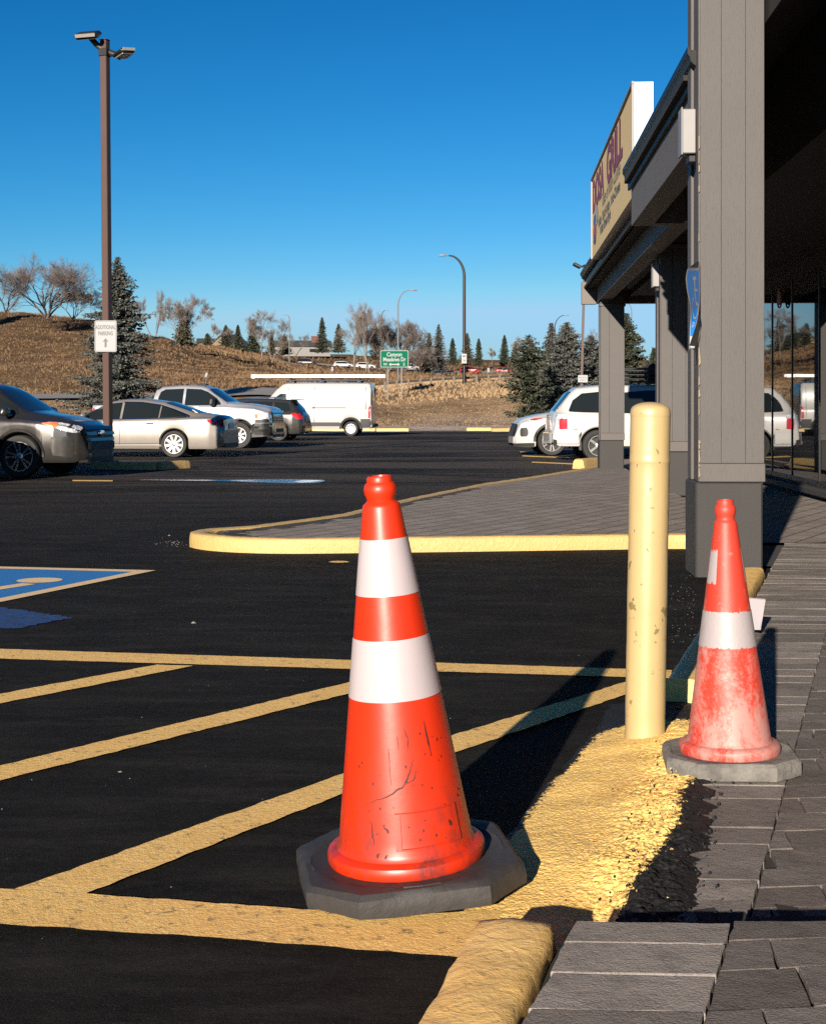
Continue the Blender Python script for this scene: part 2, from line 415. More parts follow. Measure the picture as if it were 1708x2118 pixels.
# poles, plants, houses
M['pole_brown'] = flat('brown_steel_pole', (.056,.028,.020), .5, var=.14, vs=5, bump=.1, bs=30)
M['lamp_dark'] = flat('dark_lamp_housing', (.02,.018,.016), .45, .3)
M['lens'] = flat('lamp_lens', (.22,.21,.17), .25, var=.4, vs=30, bump=.4, bs=80)
M['rust_pole'] = flat('dark_bronze_pole', (.014,.009,.008), .5, .2)
M['galv'] = flat('galvanised_pole', (.11,.11,.108), .6, 0)
M['wood_post'] = flat('weathered_post', (.115,.092,.07), .85, var=.3, vs=12)
M['wood_rail'] = flat('weathered_rail', (.028,.022,.018), .85, var=.3, vs=12)
def needle(name, dark, light):
    t = NT(name); g = t.new('ShaderNodeNewGeometry')
    c = t.ramp(g.outputs['Random Per Island'], [(0, dark), (.55, tuple((a+b)/2 for a,b in zip(dark,light))), (1, light)])
    return t.set(color=c, rough=.7, spec=.2)
M['n_blue'] = needle('blue_spruce_needles', (.030,.034,.030), (.125,.130,.118))
M['n_dark'] = needle('dark_spruce_needles', (.020,.024,.016), (.060,.066,.042))
M['n_brown'] = needle('dull_spruce_needles', (.035,.034,.022), (.095,.085,.058))
M['bark'] = flat('brown_bark', (.060,.045,.035), .9, var=.3, vs=14, bump=.5, bs=30)
M['bark_pale'] = flat('pale_bark', (.15,.125,.108), .85, var=.3, vs=10)
M['twig'] = flat('grey_brown_twigs', (.125,.10,.088), .85, var=.25, vs=2)
M['twig2'] = flat('pale_twigs', (.155,.130,.118), .85, var=.2, vs=2)
M['stucco'] = flat('cream_siding', (.16,.120,.078), .8); M['house_white'] = flat('white_siding', (.17,.165,.16), .8)
M['roof'] = flat('grey_shingles', (.04,.039,.038), .85, var=.25, vs=8); M['brick'] = flat('red_brick', (.11,.042,.03), .85, var=.2, vs=8)
# hillside
t = NT('dry_grass_ground')
n1 = t.noise(.11,6,.65); n2 = t.noise(1.1,7,.72,t.co((.6,1,1))); n3 = t.noise(7,5,.75)
at = t.new('ShaderNodeVertexColor'); at.layer_name = 'zone'
sz = t.new('ShaderNodeSeparateColor'); t.link(at.outputs['Color'], sz.inputs[0])
c = t.mix(t.ramp(n2,[(.32,0.0),(.66,1.0)]), (.060,.037,.020), (.195,.122,.064))
gold = t.mix(t.ramp(n2,[(.30,0.0),(.60,1.0)]), (.19,.122,.065), (.37,.255,.150))
c = t.mix(sz.outputs[0], c, gold)
c = t.mix(t.ramp(n1,[(.44,0.0),(.62,.6)]), c, (.058,.036,.019))
c = t.mix(t.ramp(n3,[(.60,0.0),(.78,.5)]), c, (.24,.155,.085))
sn = t.math('MULTIPLY', sz.outputs[1], t.ramp(t.noise(1.6,7,.75,t.co((.35,1.4,1))),[(.38,0.0),(.56,1.0)]))
c = t.mix(sn, c, (.50,.455,.45))
M['hill'] = t.set(color=c, rough=.95, spec=.1, normal=t.bump(t.noise(4,6,.75),.9,.25))
t = NT('dry_grass_blades'); g = t.new('ShaderNodeNewGeometry')
at = t.new('ShaderNodeVertexColor'); at.layer_name = 'zone'
br_ = t.ramp(g.outputs['Random Per Island'], [(0,(.045,.028,.016)),(.5,(.125,.077,.043)),(1,(.24,.157,.09))])
go_ = t.ramp(g.outputs['Random Per Island'], [(0,(.15,.096,.052)),(.5,(.28,.186,.105)),(1,(.41,.29,.175))])
M['blade'] = t.set(color=t.mix(at.outputs['Color'], br_, go_), rough=.9, spec=.1)
t = NT('old_road_asphalt'); M['road'] = t.set(color=t.mix(t.noise(2,6,.7),(.16,.15,.145),(.22,.205,.20)), rough=.85)
t = NT('wet_ice'); M['ice'] = t.set(color=t.mix(t.noise(3,5),(.62,.64,.68),(.85,.86,.88)), rough=.16, normal=t.bump(t.noise(9,4),.2,.01))
t = NT('wet_asphalt'); M['wet'] = t.set(color=(.010,.010,.012), rough=.22, normal=t.bump(t.noise(90,4,.7),.25,.004))
M['pebble'] = flat('pale_grit', (.20,.19,.175), .8, var=.3, vs=40)
M['cab_white'] = flat('white_sign_cabinet', (.50,.49,.48), .45, var=.05)
def struct(o): return tag(o, kind='structure')
rng = np.random.default_rng(5)

# ---- world sheet to the horizon, lot sheet
mb = MB(); mb.poly([(-3000,-600,-.06),(3000,-600,-.06),(3000,4000,-.06),(-3000,4000,-.06)])
struct(mb.build('ground', M['hill']))
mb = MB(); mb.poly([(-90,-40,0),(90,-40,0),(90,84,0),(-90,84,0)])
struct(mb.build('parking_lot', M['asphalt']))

# ---- terrain beyond the lot, given as rings of distance
RING = np.array([84, 86, 93, 100, 112, 120, 150, 200, 260, 320, 380, 450, 700.])
TPX = np.array([-1500,-400, 34, 120, 200, 330, 430, 520, 620, 720, 800, 950, 1100, 1300, 2000, 3400.])
TPY = np.array([
 [892,886,850,829,816,808,735,640,650,662,676,690,745],
 [892,886,850,829,816,808,736,643,652,664,676,690,745],
 [892,886,852,829,816,808,740,651,658,668,680,692,745],
 [892,886,853,829,816,808,742,655,662,672,682,694,745],
 [892,886,853,829,816,808,745,663,668,676,686,696,745],
 [892,886,853,827,814,804,758,698,702,704,708,714,745],
 [892,886,854,824,810,801,774,738,722,716,717,722,748],
 [892,886,856,821,805,798,780,758,740,731,727,731,750],
 [892,886,860,828,806,800,788,775,766,757,739,732,752],
 [892,886,866,838,808,803,795,785,776,763,743,734,754],
 [892,886,869,842,806,802,797,790,781,767,750,739,756],
 [892,886,868,830,791,790,790,788,783,773,756,744,758],
 [892,886,866,824,785,785,786,785,782,772,756,746,760],
 [892,886,866,824,784,784,785,785,782,772,756,746,760],
 [892,886,866,824,784,784,785,785,782,772,756,746,760],
 [892,886,866,824,784,784,785,785,782,772,756,746,760.]])
TZ = EYE - (TPY - HY) / F * RING[None, :]
TZ[:, 0] = -.02; TZ[:, 1] = .14
def smooth_interp(x, xs):
    i = np.clip(np.searchsorted(xs, x) - 1, 0, len(xs)-2); u = np.clip((x - xs[i])/(xs[i+1]-xs[i]), 0, 1)
    return i, u
def vnoise(x, y, s, seed=0):
    x = np.asarray(x)/s; y = np.asarray(y)/s
    xi = np.floor(x).astype(int); yi = np.floor(y).astype(int); u = x-xi; v = y-yi
    u = u*u*(3-2*u); v = v*v*(3-2*v)
    def h(a, b):
        n = (a*374761393 + b*668265263 + seed*1442695) & 0x7fffffff
        n = ((n ^ (n >> 13)) * 1274126177) & 0x7fffffff
        return ((n ^ (n >> 16)) & 0xffff) / 65535.0
    return (h(xi,yi)*(1-u)+h(xi+1,yi)*u)*(1-v) + (h(xi,yi+1)*(1-u)+h(xi+1,yi+1)*u)*v
def terr_z(px, d):
    px = np.asarray(px, float); d = np.asarray(d, float)
    i, u = smooth_interp(px, TPX); j, v = smooth_interp(d, RING)
    u = u*u*(3-2*u)
    z = (TZ[i,j]*(1-u)+TZ[i+1,j]*u)*(1-v) + (TZ[i,j+1]*(1-u)+TZ[i+1,j+1]*u)*v
    X = (px-CX)/F*d
    amp = np.clip((d-88)/25, 0, 1)*np.clip(d/200, .3, 1)
    return z + amp*((vnoise(X,d,7,1)-.5)*.8 + (vnoise(X,d,2.3,2)-.5)*.35)
pxs = np.concatenate([np.linspace(-1500,0,40,endpoint=False), np.linspace(0,1450,260,endpoint=False), np.linspace(1450,3400,40)])
ds = np.concatenate([np.linspace(84,93,10,endpoint=False), np.linspace(93,210,90,endpoint=False), np.linspace(210,460,50,endpoint=False), np.linspace(460,700,8)])
PXg, Dg = np.meshgrid(pxs, ds); Zg = terr_z(PXg, Dg); Xg = (PXg-CX)/F*Dg
V = np.stack([Xg, Dg, Zg], -1).reshape(-1,3); nc = len(pxs); nr = len(ds)
ii = (np.arange(nr-1)[:,None]*nc + np.arange(nc-1)[None,:]).ravel()
hill = fast_mesh('hill', V, np.stack([ii, ii+1, ii+nc+1, ii+nc], -1), 4, M['hill'], smooth=True); struct(hill)
def gold_zone(px, d):
    px = np.asarray(px,float); d = np.asarray(d,float)
    a = np.clip((px-560)/120, 0, 1)*np.clip((150-d)/20,0,1)
    b = np.clip((112-d)/6, 0, 1)
    return np.clip(np.maximum(a, b*.9), 0, 1)
ca = hill.data.color_attributes.new('zone', 'FLOAT_COLOR', 'POINT')
frost = np.clip(1-np.abs(Dg-86.3)/2.6, 0, 1)*np.clip((PXg-740)/60,0,1) + np.clip(1-np.abs(Dg-92)/3.0,0,1)*.42*np.clip((PXg-820)/60,0,1)
C4 = np.stack([gold_zone(PXg,Dg), np.clip(frost,0,1), np.zeros_like(Dg), np.ones_like(Dg)], -1).astype(np.float32)
ca.data.foreach_set('color', C4.ravel())

# access road at the foot of the left hill, upper road behind the guardrail
def ribbon(name, pxa, pxb, d0, d1, dz, n=60, m=3, mat=None):
    rows = []
    for d in np.linspace(d0, d1, m):
        rows.append([((p-CX)/F*d, d, float(terr_z(p, d))+dz) for p in np.linspace(pxa, pxb, n)])
    mb = MB(); mb.grid(rows); return struct(mb.build(name, mat or M['road']))
ribbon('road', -900, 590, 100, 111, .14, m=8)
ribbon('road', 540, 1500, 318, 328, .30, m=4)

# ---- dry grass tufts
def tufts(n, px0, px1, d0, d1, hmin, hmax, seed):
    r = np.random.default_rng(seed)
    px = r.uniform(px0, px1, n); d = d0*(d1/d0)**r.uniform(0,1,n)
    on_road = ((d>98.8)&(d<112)&(px<592)) | ((d>317)&(d<329)&(px>535)) | (d < 87.5)
    px, d = px[~on_road], d[~on_road]
    X = (px-CX)/F*d; Z = terr_z(px, d); n = len(px); k = 5
    g = gold_zone(px, d)
    clump = vnoise(X, d, 4.5, 9)
    hh = (hmin + (hmax-hmin)*r.random(n)*(.35+.9*clump)) * np.where((g>.6)&(d<101), .35, 1.0)
    V = np.empty((n,k,3,3)); 
    for b in range(k):
        a = r.uniform(0,2*np.pi,n); w = hh*r.uniform(.05,.11,n); rad = hh*r.uniform(0,.35,n)
        bx, by = X+np.cos(a)*rad, d+np.sin(a)*rad; a2 = r.uniform(0,2*np.pi,n); ln = hh*r.uniform(.15,.6,n)
        h = hh*r.uniform(.55,1.1,n)
        V[:,b,0] = np.stack([bx-w, by, Z-.05],-1); V[:,b,1] = np.stack([bx+w, by, Z-.05],-1)
        V[:,b,2] = np.stack([bx+np.cos(a2)*ln, by+np.sin(a2)*ln, Z+h],-1)
    return V.reshape(-1,3), np.repeat(g, k*3)
A, ga = tufts(42000, -250, 1500, 87, 215, .11, .34, 3); B_, gb = tufts(7000, 380, 1420, 215, 400, .35, .8, 4)
V = np.concatenate([A, B_]); g = np.concatenate([ga, gb])
gr = fast_mesh('dry_grass', V, np.arange(len(V)).reshape(-1,3), 3, M['blade'])
ca = gr.data.color_attributes.new('zone', 'FLOAT_COLOR', 'POINT')
ca.data.foreach_set('color', np.stack([g,g,g,np.ones_like(g)],-1).astype(np.float32).ravel())
tag(gr, 'tall dry brown and golden grass covering the hillside', 'grass', kind='stuff')

# ---- painted lines on the lot
def ragged(poly, step=.05, amp=.004, seed=0):
    r = random.Random(seed); out = []
    n = len(poly)
    for i in range(n):
        a, b = Vector(poly[i]), Vector(poly[(i+1)%n]); L = (b-a).length; k = max(1, min(80, int(L/step)))
        nrm = Vector((-(b-a).y, (b-a).x, 0)); nrm.normalize()
        for j in range(k):
            out.append(tuple(a.lerp(b, j/k) + nrm*r.uniform(-amp, amp)))
    return out
def tri_flat(mb, pts, z, mi=0):
    from mathutils.geometry import tessellate_polygon
    ps = [(p[0],p[1],z) for p in pts]
    mb.add(ps, [t for t in tessellate_polygon([[Vector(p) for p in ps]])], mi)
def ext(p, q, px):                       # point on the pixel line p-q at column px
    return (px, p[1] + (q[1]-p[1])*(px-p[0])/(q[0]-p[0]))
lines = [
 [ext((34,1345),(1290,1385),-900), (34,1345), (1290,1385), (1390,1388), (1390,1405), (1290,1402), (34,1365), ext((34,1365),(1290,1402),-900)],
 [ext((34,1432),(325,1378),-700), (325,1377.2), (400,1379.5), ext((34,1451),(400,1380),-700)],
 [ext((34,1580),(740,1410),-900), (740,1410), (850,1380), (935,1383), (740,1433), ext((34,1610),(740,1433),-900)],
 [ext((34,1845),(725,1600),-500), (725,1600), (940,1524), (1300,1412), (1300,1438), (945,1560), (725,1641), (175,1856), ext((34,1905),(175,1856),-100)],
 [(-700,1815), (34,1848), (175,1856), (620,1889), (900,1896), (1050,1888), (1010,1925), (975,1992), (928,1987), (400,1945), (34,1921), (-700,1880)],
]
mb = MB(); z0 = .004
for i, L in enumerate(lines):
    tri_flat(mb, ragged([Vector(G(*p)) for p in L], .04, .0045, i), z0 + i*.0012)
for px, py, r_ in ((700,1163,.085),):
    c = G(px,py); tri_flat(mb, [(c[0]+r_*math.cos(a)*random.uniform(.8,1.1), c[1]+r_*.8*math.sin(a), 0) for a in np.linspace(0,2*math.pi,18,endpoint=False)], z0)
for q in ([(150,993),(233,993.5),(233,996),(150,995.5)], [(1075,934),(1140,935),(1140,936.5),(1075,935.5)], [(1080,942),(1180,946),(1180,948),(1080,944)], [(1100,955),(1210,960),(1210,962),(1100,957)]):
    tri_flat(mb, [Vector(G(*p)) for p in q], z0)
struct(mb.build('road_markings', M['line']))

# blue accessible symbol square with its border, and the scrubbed blue one in front of it
C0 = Vector(G(322,1181)); e1 = Vector((-.978,.208,0)); e2 = Vector((-.34,-.94,0))
def sq(a, b, c, d): return [C0+e1*a+e2*c, C0+e1*b+e2*c, C0+e1*b+e2*d, C0+e1*a+e2*d]
mb = MB(); tri_flat(mb, ragged(sq(.11,1.75,.13,1.75), .05,.003,3), .004); struct(mb.build('road_markings', M['blue']))
mb = MB(); S = 1.86
for q in (sq(0,S,0,.13), sq(0,S,1.75,S), sq(0,.11,.13,1.75), sq(1.75,S,.13,1.75)): tri_flat(mb, q, .0052)
c = Vector(G(82,1202)); tri_flat(mb, [(c.x+.155*math.cos(a), c.y+.15*math.sin(a),0) for a in np.linspace(0,2*math.pi,28,endpoint=False)], .0066)
for a, b in (((-.02,-.2),(-.30,-.75)), ((-.30,-.75),(-.75,-.72)), ((-.75,-.72),(-1.0,-1.05))):   # the seated figure's strokes, beyond the frame
    p, q = Vector((c.x+a[0],c.y+a[1],0)), Vector((c.x+b[0],c.y+b[1],0)); n_ = Vector((-(q-p).y,(q-p).x,0)).normalized()*.06
    tri_flat(mb, [p+n_, q+n_, q-n_, p-n_], .0066+.0006*random.random())
struct(mb.build('road_markings', flat('cream_road_paint', (.66,.47,.25), .65, var=.2, vs=40, bump=.5, bs=150)))
mb = MB(); tri_flat(mb, ragged([Vector(G(*p)) for p in ((150,1279),(34,1262),(-260,1222),(-420,1300),(34,1302))], .03,.02,8), .004)
struct(mb.build('road_markings', M['blue_worn']))

# wet streak and sheet of ice in the drive aisle
mb = MB(); tri_flat(mb, ragged([Vector(G(*p)) for p in ((280,992.5),(430,993),(600,991.5),(675,993.5),(668,997),(640,999.5),(600,1000),(470,996),(380,994.2))], .15,.03,2), .0045)
struct(mb.build('puddle', M['wet']))
mb = MB()
for q in ([(606,996.8),(625,993.6),(668,993.4),(650,997),(622,999.2)], [(285,993),(400,993.3),(440,993.4),(440,994.2),(380,994.3)], [(474,993.8),(525,994.5),(524,995.3),(480,994.9)]):
    tri_flat(mb, [Vector(G(*p)) for p in q], .0062)
struct(mb.build('ice_patch', M['ice']))

# ---- kerbs: a rounded section swept along a path
def sweep(path, w, h, name, mat, rnd=.03, z0=-.02, wob=.003, seed=1, step=.08, endcap=True):
    pts = [Vector((p[0],p[1],0)) for p in path]; dense = []
    for a, b in zip(pts, pts[1:]):
        k = max(1, int((b-a).length/step)); dense += [a.lerp(b, i/k) for i in range(k)]
    dense.append(pts[-1]); r = random.Random(seed)
    for _ in range(3):
        dense = [dense[0]] + [(dense[i-1]+dense[i]*2+dense[i+1])/4 for i in range(1,len(dense)-1)] + [dense[-1]]
    sec = [(-w/2, z0), (-w/2-.004, h*.45), (-w/2+.004, h-rnd), (-w/2+rnd*.4, h-rnd*.35), (-w/2+rnd*1.1, h), (0, h+.003), (w/2-rnd*1.1, h), (w/2-rnd*.4, h-rnd*.35), (w/2-.004, h-rnd), (w/2, h*.45), (w/2, z0)]
    rows = []; n = len(dense)
    for i, p in enumerate(dense):
        t = (dense[min(i+1,n-1)]-dense[max(i-1,0)]).normalized(); nn = Vector((t.y,-t.x,0))
        row = []
        for s, z in sec:
            j = r.uniform(-wob, wob)
            row.append(tuple(p + nn*(s+j) + Vector((0,0,z + (r.uniform(-wob,wob) if z>0 else 0)))))
        rows.append(row)
    mb = MB(); mb.grid(rows)
    if endcap:
        mb.poly(rows[0]); mb.poly(rows[-1][::-1])
    return struct(mb.build(name, mat, smooth=50))
near_end = Vector((.210,2.905,0)); kd = Vector((.232,.973,0))
# the near kerb's end is rounded: sweep with a shrinking end
def near_kerb():
    rows = []; r = random.Random(4); w, h = .165, .160
    S_ = [-3.2 + i*.035 for i in range(92)]
    for s in S_ + [0.0, .02, .035, .045]:
        e = max(0.0, min(1.0, (.05 - s)/.09)) if s > -.04 else 1.0
        k = math.sqrt(max(0.0, 1-(1-e)**2)) if e < 1 else 1.0
        p = near_end + kd*s; nn = Vector((kd.y,-kd.x,0)); row = []
        hw, hh = w/2*(.62+.38*k), -.02 + (h+.02)*(.30+.70*k)
        R_ = .020
        sec = [(-hw,-.02),(-hw-.004,hh*.5),(-hw+.002,hh-R_),(-hw+R_*.35,hh-R_*.32),(-hw+R_,hh-.003)] + [(x*hw,hh+.002) for x in (-.4,-.1,.2,.5)] + [(hw-.03,hh),(hw-.012,hh-.006),(hw-.004,hh-.022),(hw+.002,hh*.5),(hw,-.02)]
        for q, (a, z) in enumerate(sec):
            amp = .0035 if z > .02 else .001
            cx = nn*(a + (vnoise(s*1.0, q*.37, .05, 3)-.5)*.010); cz = z + (vnoise(s, a, .035, 6)-.5)*.008*(1 if z>.05 else 0)
            row.append(tuple(p + cx + Vector((0,0,float(cz)))))
        rows.append(row)
    mb = MB(); mb.grid(rows); mb.poly(rows[-1][::-1])
    return struct(mb.build('kerb', M['kerb_near'], smooth=60))
near_kerb()
def K(y): return .223 + .305*(y-3.03)
sweep([(K(5.78)+.02,5.78),(K(8)+.0,8),(K(9.9),9.9)], .16, .100, 'kerb', M['kerb_near'], rnd=.025, wob=.003, seed=8, step=.06)

# island kerb and paving
isl = [(2.42,12.30),(2.26,12.32),(.184,12.02),(-1.1,11.86),(-1.54,12.08),(-1.82,12.38),(-1.91,12.74),(-1.80,12.94),(-1.50,13.08),(-.71,14.63),(.03,17.52),(1.08,21.02),(1.96,23.22),(3.09,26.33),(3.66,28.1)]
sweep([(a+.0,b+.08) if i<4 else (a,b) for i,(a,b) in enumerate(isl)], .165, .122, 'kerb', M['kerb'], rnd=.024, wob=.003, seed=3, step=.12)
mb = MB(); inner = [(2.95,12.45),(2.26,12.46),(.184,12.17),(-1.1,12.03),(-1.45,12.18),(-1.62,12.5),(-1.62,12.8),(-1.42,12.98),(-.62,14.62),(.12,17.52),(1.17,21.02),(2.04,23.22),(3.18,26.35),(3.8,28.3),(4.2,34),(4.4,34)]
tri_flat(mb, [Vector((a,b,0)) for a,b in inner], .110)
struct(mb.build('pavement', M['island']))
mb = MB(); tri_flat(mb, [Vector(p) for p in ((2.952,12.40,0),(9,12.40,0),(9,34,0),(4.402,34,0))], .0435); struct(mb.build('pavement', M['island']))
# dirt strip along the island kerb's inner side
r_ = random.Random(9); mb = MB(); strip_o = [(-1.50,12.20),(-1.66,12.5),(-1.66,12.8),(-1.42,12.98),(-.62,14.62),(.12,17.52),(.8,19.8)]
for (a, b), (c_, d_) in zip(strip_o, strip_o[1:]):
    k = 14
    for j in range(k):
        p = Vector((a,b,0)).lerp(Vector((c_,d_,0)), j/k); q = Vector((a,b,0)).lerp(Vector((c_,d_,0)), (j+1.25)/k)
        w = r_.uniform(.03,.20)*(1.3 if b < 14 else .75); zz = .112+r_.uniform(0,.002)
        mb.poly([(p.x-.05,p.y,zz),(q.x-.05,q.y,zz),(q.x+w,q.y-.05,zz),(p.x+w*r_.uniform(.6,1.2),p.y-.05,zz)])
struct(mb.build('dirt_shade_strip', flat('black_grit', (.014,.012,.011), .95, var=.5, vs=40)))

# ---- near pavement: base slabs, border pavers, field
ZL, ZN = .042, .160                     # lowered crossing, near full-height part
STEP_Y = 2.872
def Bl(y): return K(y) + .095           # kerb-side edge of the paving
def Jl(y): return .54 + .325*(y-2.60)   # joint between border course and field
mb = MB()
tri_flat(mb, [Vector(p) for p in ((9,34,0),(5.6,34,0),(5.6,12.4,0),(2.4,12.4,0),(2.4,10.9,0),(Bl(10.7),10.7,0),(Bl(5.6),5.6,0),(K(4.0)+.12,4.0,0),(K(3.6)+.27,3.6,0),(K(2.95)+.32,2.95,0),(9,2.95,0))], ZL-.02)
struct(mb.build('pavement', M['joint']))
mb = MB(); tri_flat(mb, [Vector(p) for p in ((Bl(-1)+.02,-1,0),(9,-1,0),(9,STEP_Y-.02,0),(Bl(STEP_Y)+.02,STEP_Y-.02,0))], ZN-.045)
struct(mb.build('pavement', M['joint']))
def clip_half(poly, p0, n):              # keep the side where (p-p0).n >= 0
    out = []
    for i in range(len(poly)):
        a, b = poly[i], poly[(i+1)%len(poly)]
        da = (a[0]-p0[0])*n[0]+(a[1]-p0[1])*n[1]; db = (b[0]-p0[0])*n[0]+(b[1]-p0[1])*n[1]
        if da >= 0: out.append(a)
        if da*db < 0:
            t = da/(da-db); out.append((a[0]+(b[0]-a[0])*t, a[1]+(b[1]-a[1])*t))
    return out
def area(p): return abs(sum(p[i][0]*p[(i+1)%len(p)][1]-p[(i+1)%len(p)][0]*p[i][1] for i in range(len(p))))/2
def L0min(q): return min(math.hypot(q[(i+1)%len(q)][0]-q[i][0], q[(i+1)%len(q)][1]-q[i][1]) for i in range(len(q)))
def brick(mb, poly, z, rr, gap=.0022, bev=.0018):
    if len(poly) < 3 or area(poly) < .0009: return
    s = sum(poly[i][0]*poly[(i+1)%len(poly)][1]-poly[(i+1)%len(poly)][0]*poly[i][1] for i in range(len(poly)))
    if s < 0: poly = poly[::-1]
    n = len(poly)
    def inset(d):
        q = poly
        for i in range(n):
            a, b = poly[i], poly[(i+1)%n]; L = math.hypot(b[0]-a[0], b[1]-a[1])
            if L < 1e-5: continue
            nx, ny = -(b[1]-a[1])/L, (b[0]-a[0])/L
            q = clip_half(q, (a[0]+nx*d, a[1]+ny*d), (nx,ny))
            if len(q) < 3: return None
        return q
    o, t_ = inset(gap), inset(gap+bev)
    if not o or not t_ or len(o) != len(t_): return
    dz = rr.uniform(-.0013,.0013); tx, ty = rr.uniform(-.008,.008), rr.uniform(-.007,.007)
    cx = sum(p[0] for p in o)/len(o); cy = sum(p[1] for p in o)/len(o)
    zz = lambda p, k: z+dz+tx*(p[0]-cx)+ty*(p[1]-cy)-k
    if L0min(o) > .02:
        def dens(q, jit):
            out = []
            for i in range(len(q)):
                a, b = q[i], q[(i+1)%len(q)]
                for j in range(K_[i]):
                    u = j/K_[i]; out.append((a[0]+(b[0]-a[0])*u+jit[len(out)][0], a[1]+(b[1]-a[1])*u+jit[len(out)][1]))
            return out
        K_ = [max(1, min(8, int(math.hypot(o[(i+1)%len(o)][0]-o[i][0], o[(i+1)%len(o)][1]-o[i][1])/.032))) for i in range(len(o))]
        jit = [(rr.uniform(-.0022,.0022), rr.uniform(-.0022,.0022)) for _ in range(sum(K_))]
        o, t_ = dens(o, jit), dens(t_, jit)
    m = len(o); b0 = [(p[0],p[1],z-.06) for p in o]; b1 = [(p[0],p[1],zz(p,bev*.8)) for p in o]; b2 = [(p[0],p[1],zz(p,0)) for p in t_]
    mb.add(b0+b1+b2, [tuple(range(2*m,3*m))] + [(i,(i+1)%m,m+(i+1)%m,m+i) for i in range(m)] + [(m+i,m+(i+1)%m,2*m+(i+1)%m,2*m+i) for i in range(m)])
def paving(y0, y1, z, name, seed, bw, g0=0.0):
    rr = random.Random(seed); mbb = MB(); mbf = MB()
    y = y0
    while y < y1 - .01:                  # border course, one paver deep
        h = min(bw*rr.uniform(.96,1.04), y1-y); sk = -.05
        g_ = g0 if g0 else float(np.interp(y,[2.9,3.4,3.8],[.21,.17,.0])); a, b = Bl(y)+g_+rr.uniform(-.006,.006), Jl(y); c_, d_ = Bl(y+h)+g_+rr.uniform(-.006,.006), Jl(y+h)
        brick(mbb, [(a,y),(b,y+sk*(b-a)),(d_,y+h+sk*(d_-c_)),(c_,y+h)], z, rr)
        y += h
    # field: rows of odd lengths, some slabs cut or cracked across
    yy = y0 - 1.2
    while yy < y1 + .2:
        h = bw*rr.uniform(.90,1.16); x = Jl(yy) + rr.uniform(-.25,0); xe = Jl(yy) + (1.3 if y0 < 2 else 3.0)
        while x < xe:
            l = rr.choice([.20,.27,.31,.33])*rr.uniform(.92,1.05); q = [(x,yy+.10*(x-Jl(yy))),(x+l,yy+.10*(x+l-Jl(yy))),(x+l+.02,yy+h+.10*(x+l-Jl(yy))),(x+.02,yy+h+.10*(x-Jl(yy)))]
            x += l; parts = [q]
            if rr.random() < .10:
                c = (sum(p[0] for p in q)/4+rr.uniform(-.05,.05), sum(p[1] for p in q)/4); an = rr.uniform(.4,1.3)*rr.choice([-1,1]); n_ = (math.sin(an), -math.cos(an))
                parts = [clip_half(q, c, n_), clip_half(q, c, (-n_[0],-n_[1]))]
            for q in parts:
                if len(q) > 2: q = clip_half(q, (0,y0), (0,1))
                if len(q) > 2: q = clip_half(q, (0,y1), (0,-1))
                if len(q) > 2: q = clip_half(q, (Jl(2.6)+.006,2.6), (1,-.325))
                if len(q) > 2: brick(mbf, q, z, rr, .0022, .0018)
        yy += h
    struct(mbb.build(name, M['paver'])); 
    if mbf.v: struct(mbf.build(name, M['paver_red']))
paving(.6, STEP_Y, ZN, 'pavement', 11, .155, .055)
paving(STEP_Y+.03, 12.38, ZL, 'pavement', 12, .15)

# grit strip whose dark colour also widens the raised paving's thin shadow
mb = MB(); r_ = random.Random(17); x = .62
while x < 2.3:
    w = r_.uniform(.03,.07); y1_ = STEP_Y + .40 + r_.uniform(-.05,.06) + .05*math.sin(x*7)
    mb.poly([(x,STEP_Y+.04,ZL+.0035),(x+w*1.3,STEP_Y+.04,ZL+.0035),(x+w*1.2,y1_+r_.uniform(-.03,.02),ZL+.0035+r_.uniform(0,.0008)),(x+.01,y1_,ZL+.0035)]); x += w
struct(mb.build('dirt_shade_strip', flat('black_grit_shade', (.012,.0105,.0095), .95, var=.5, vs=40)))

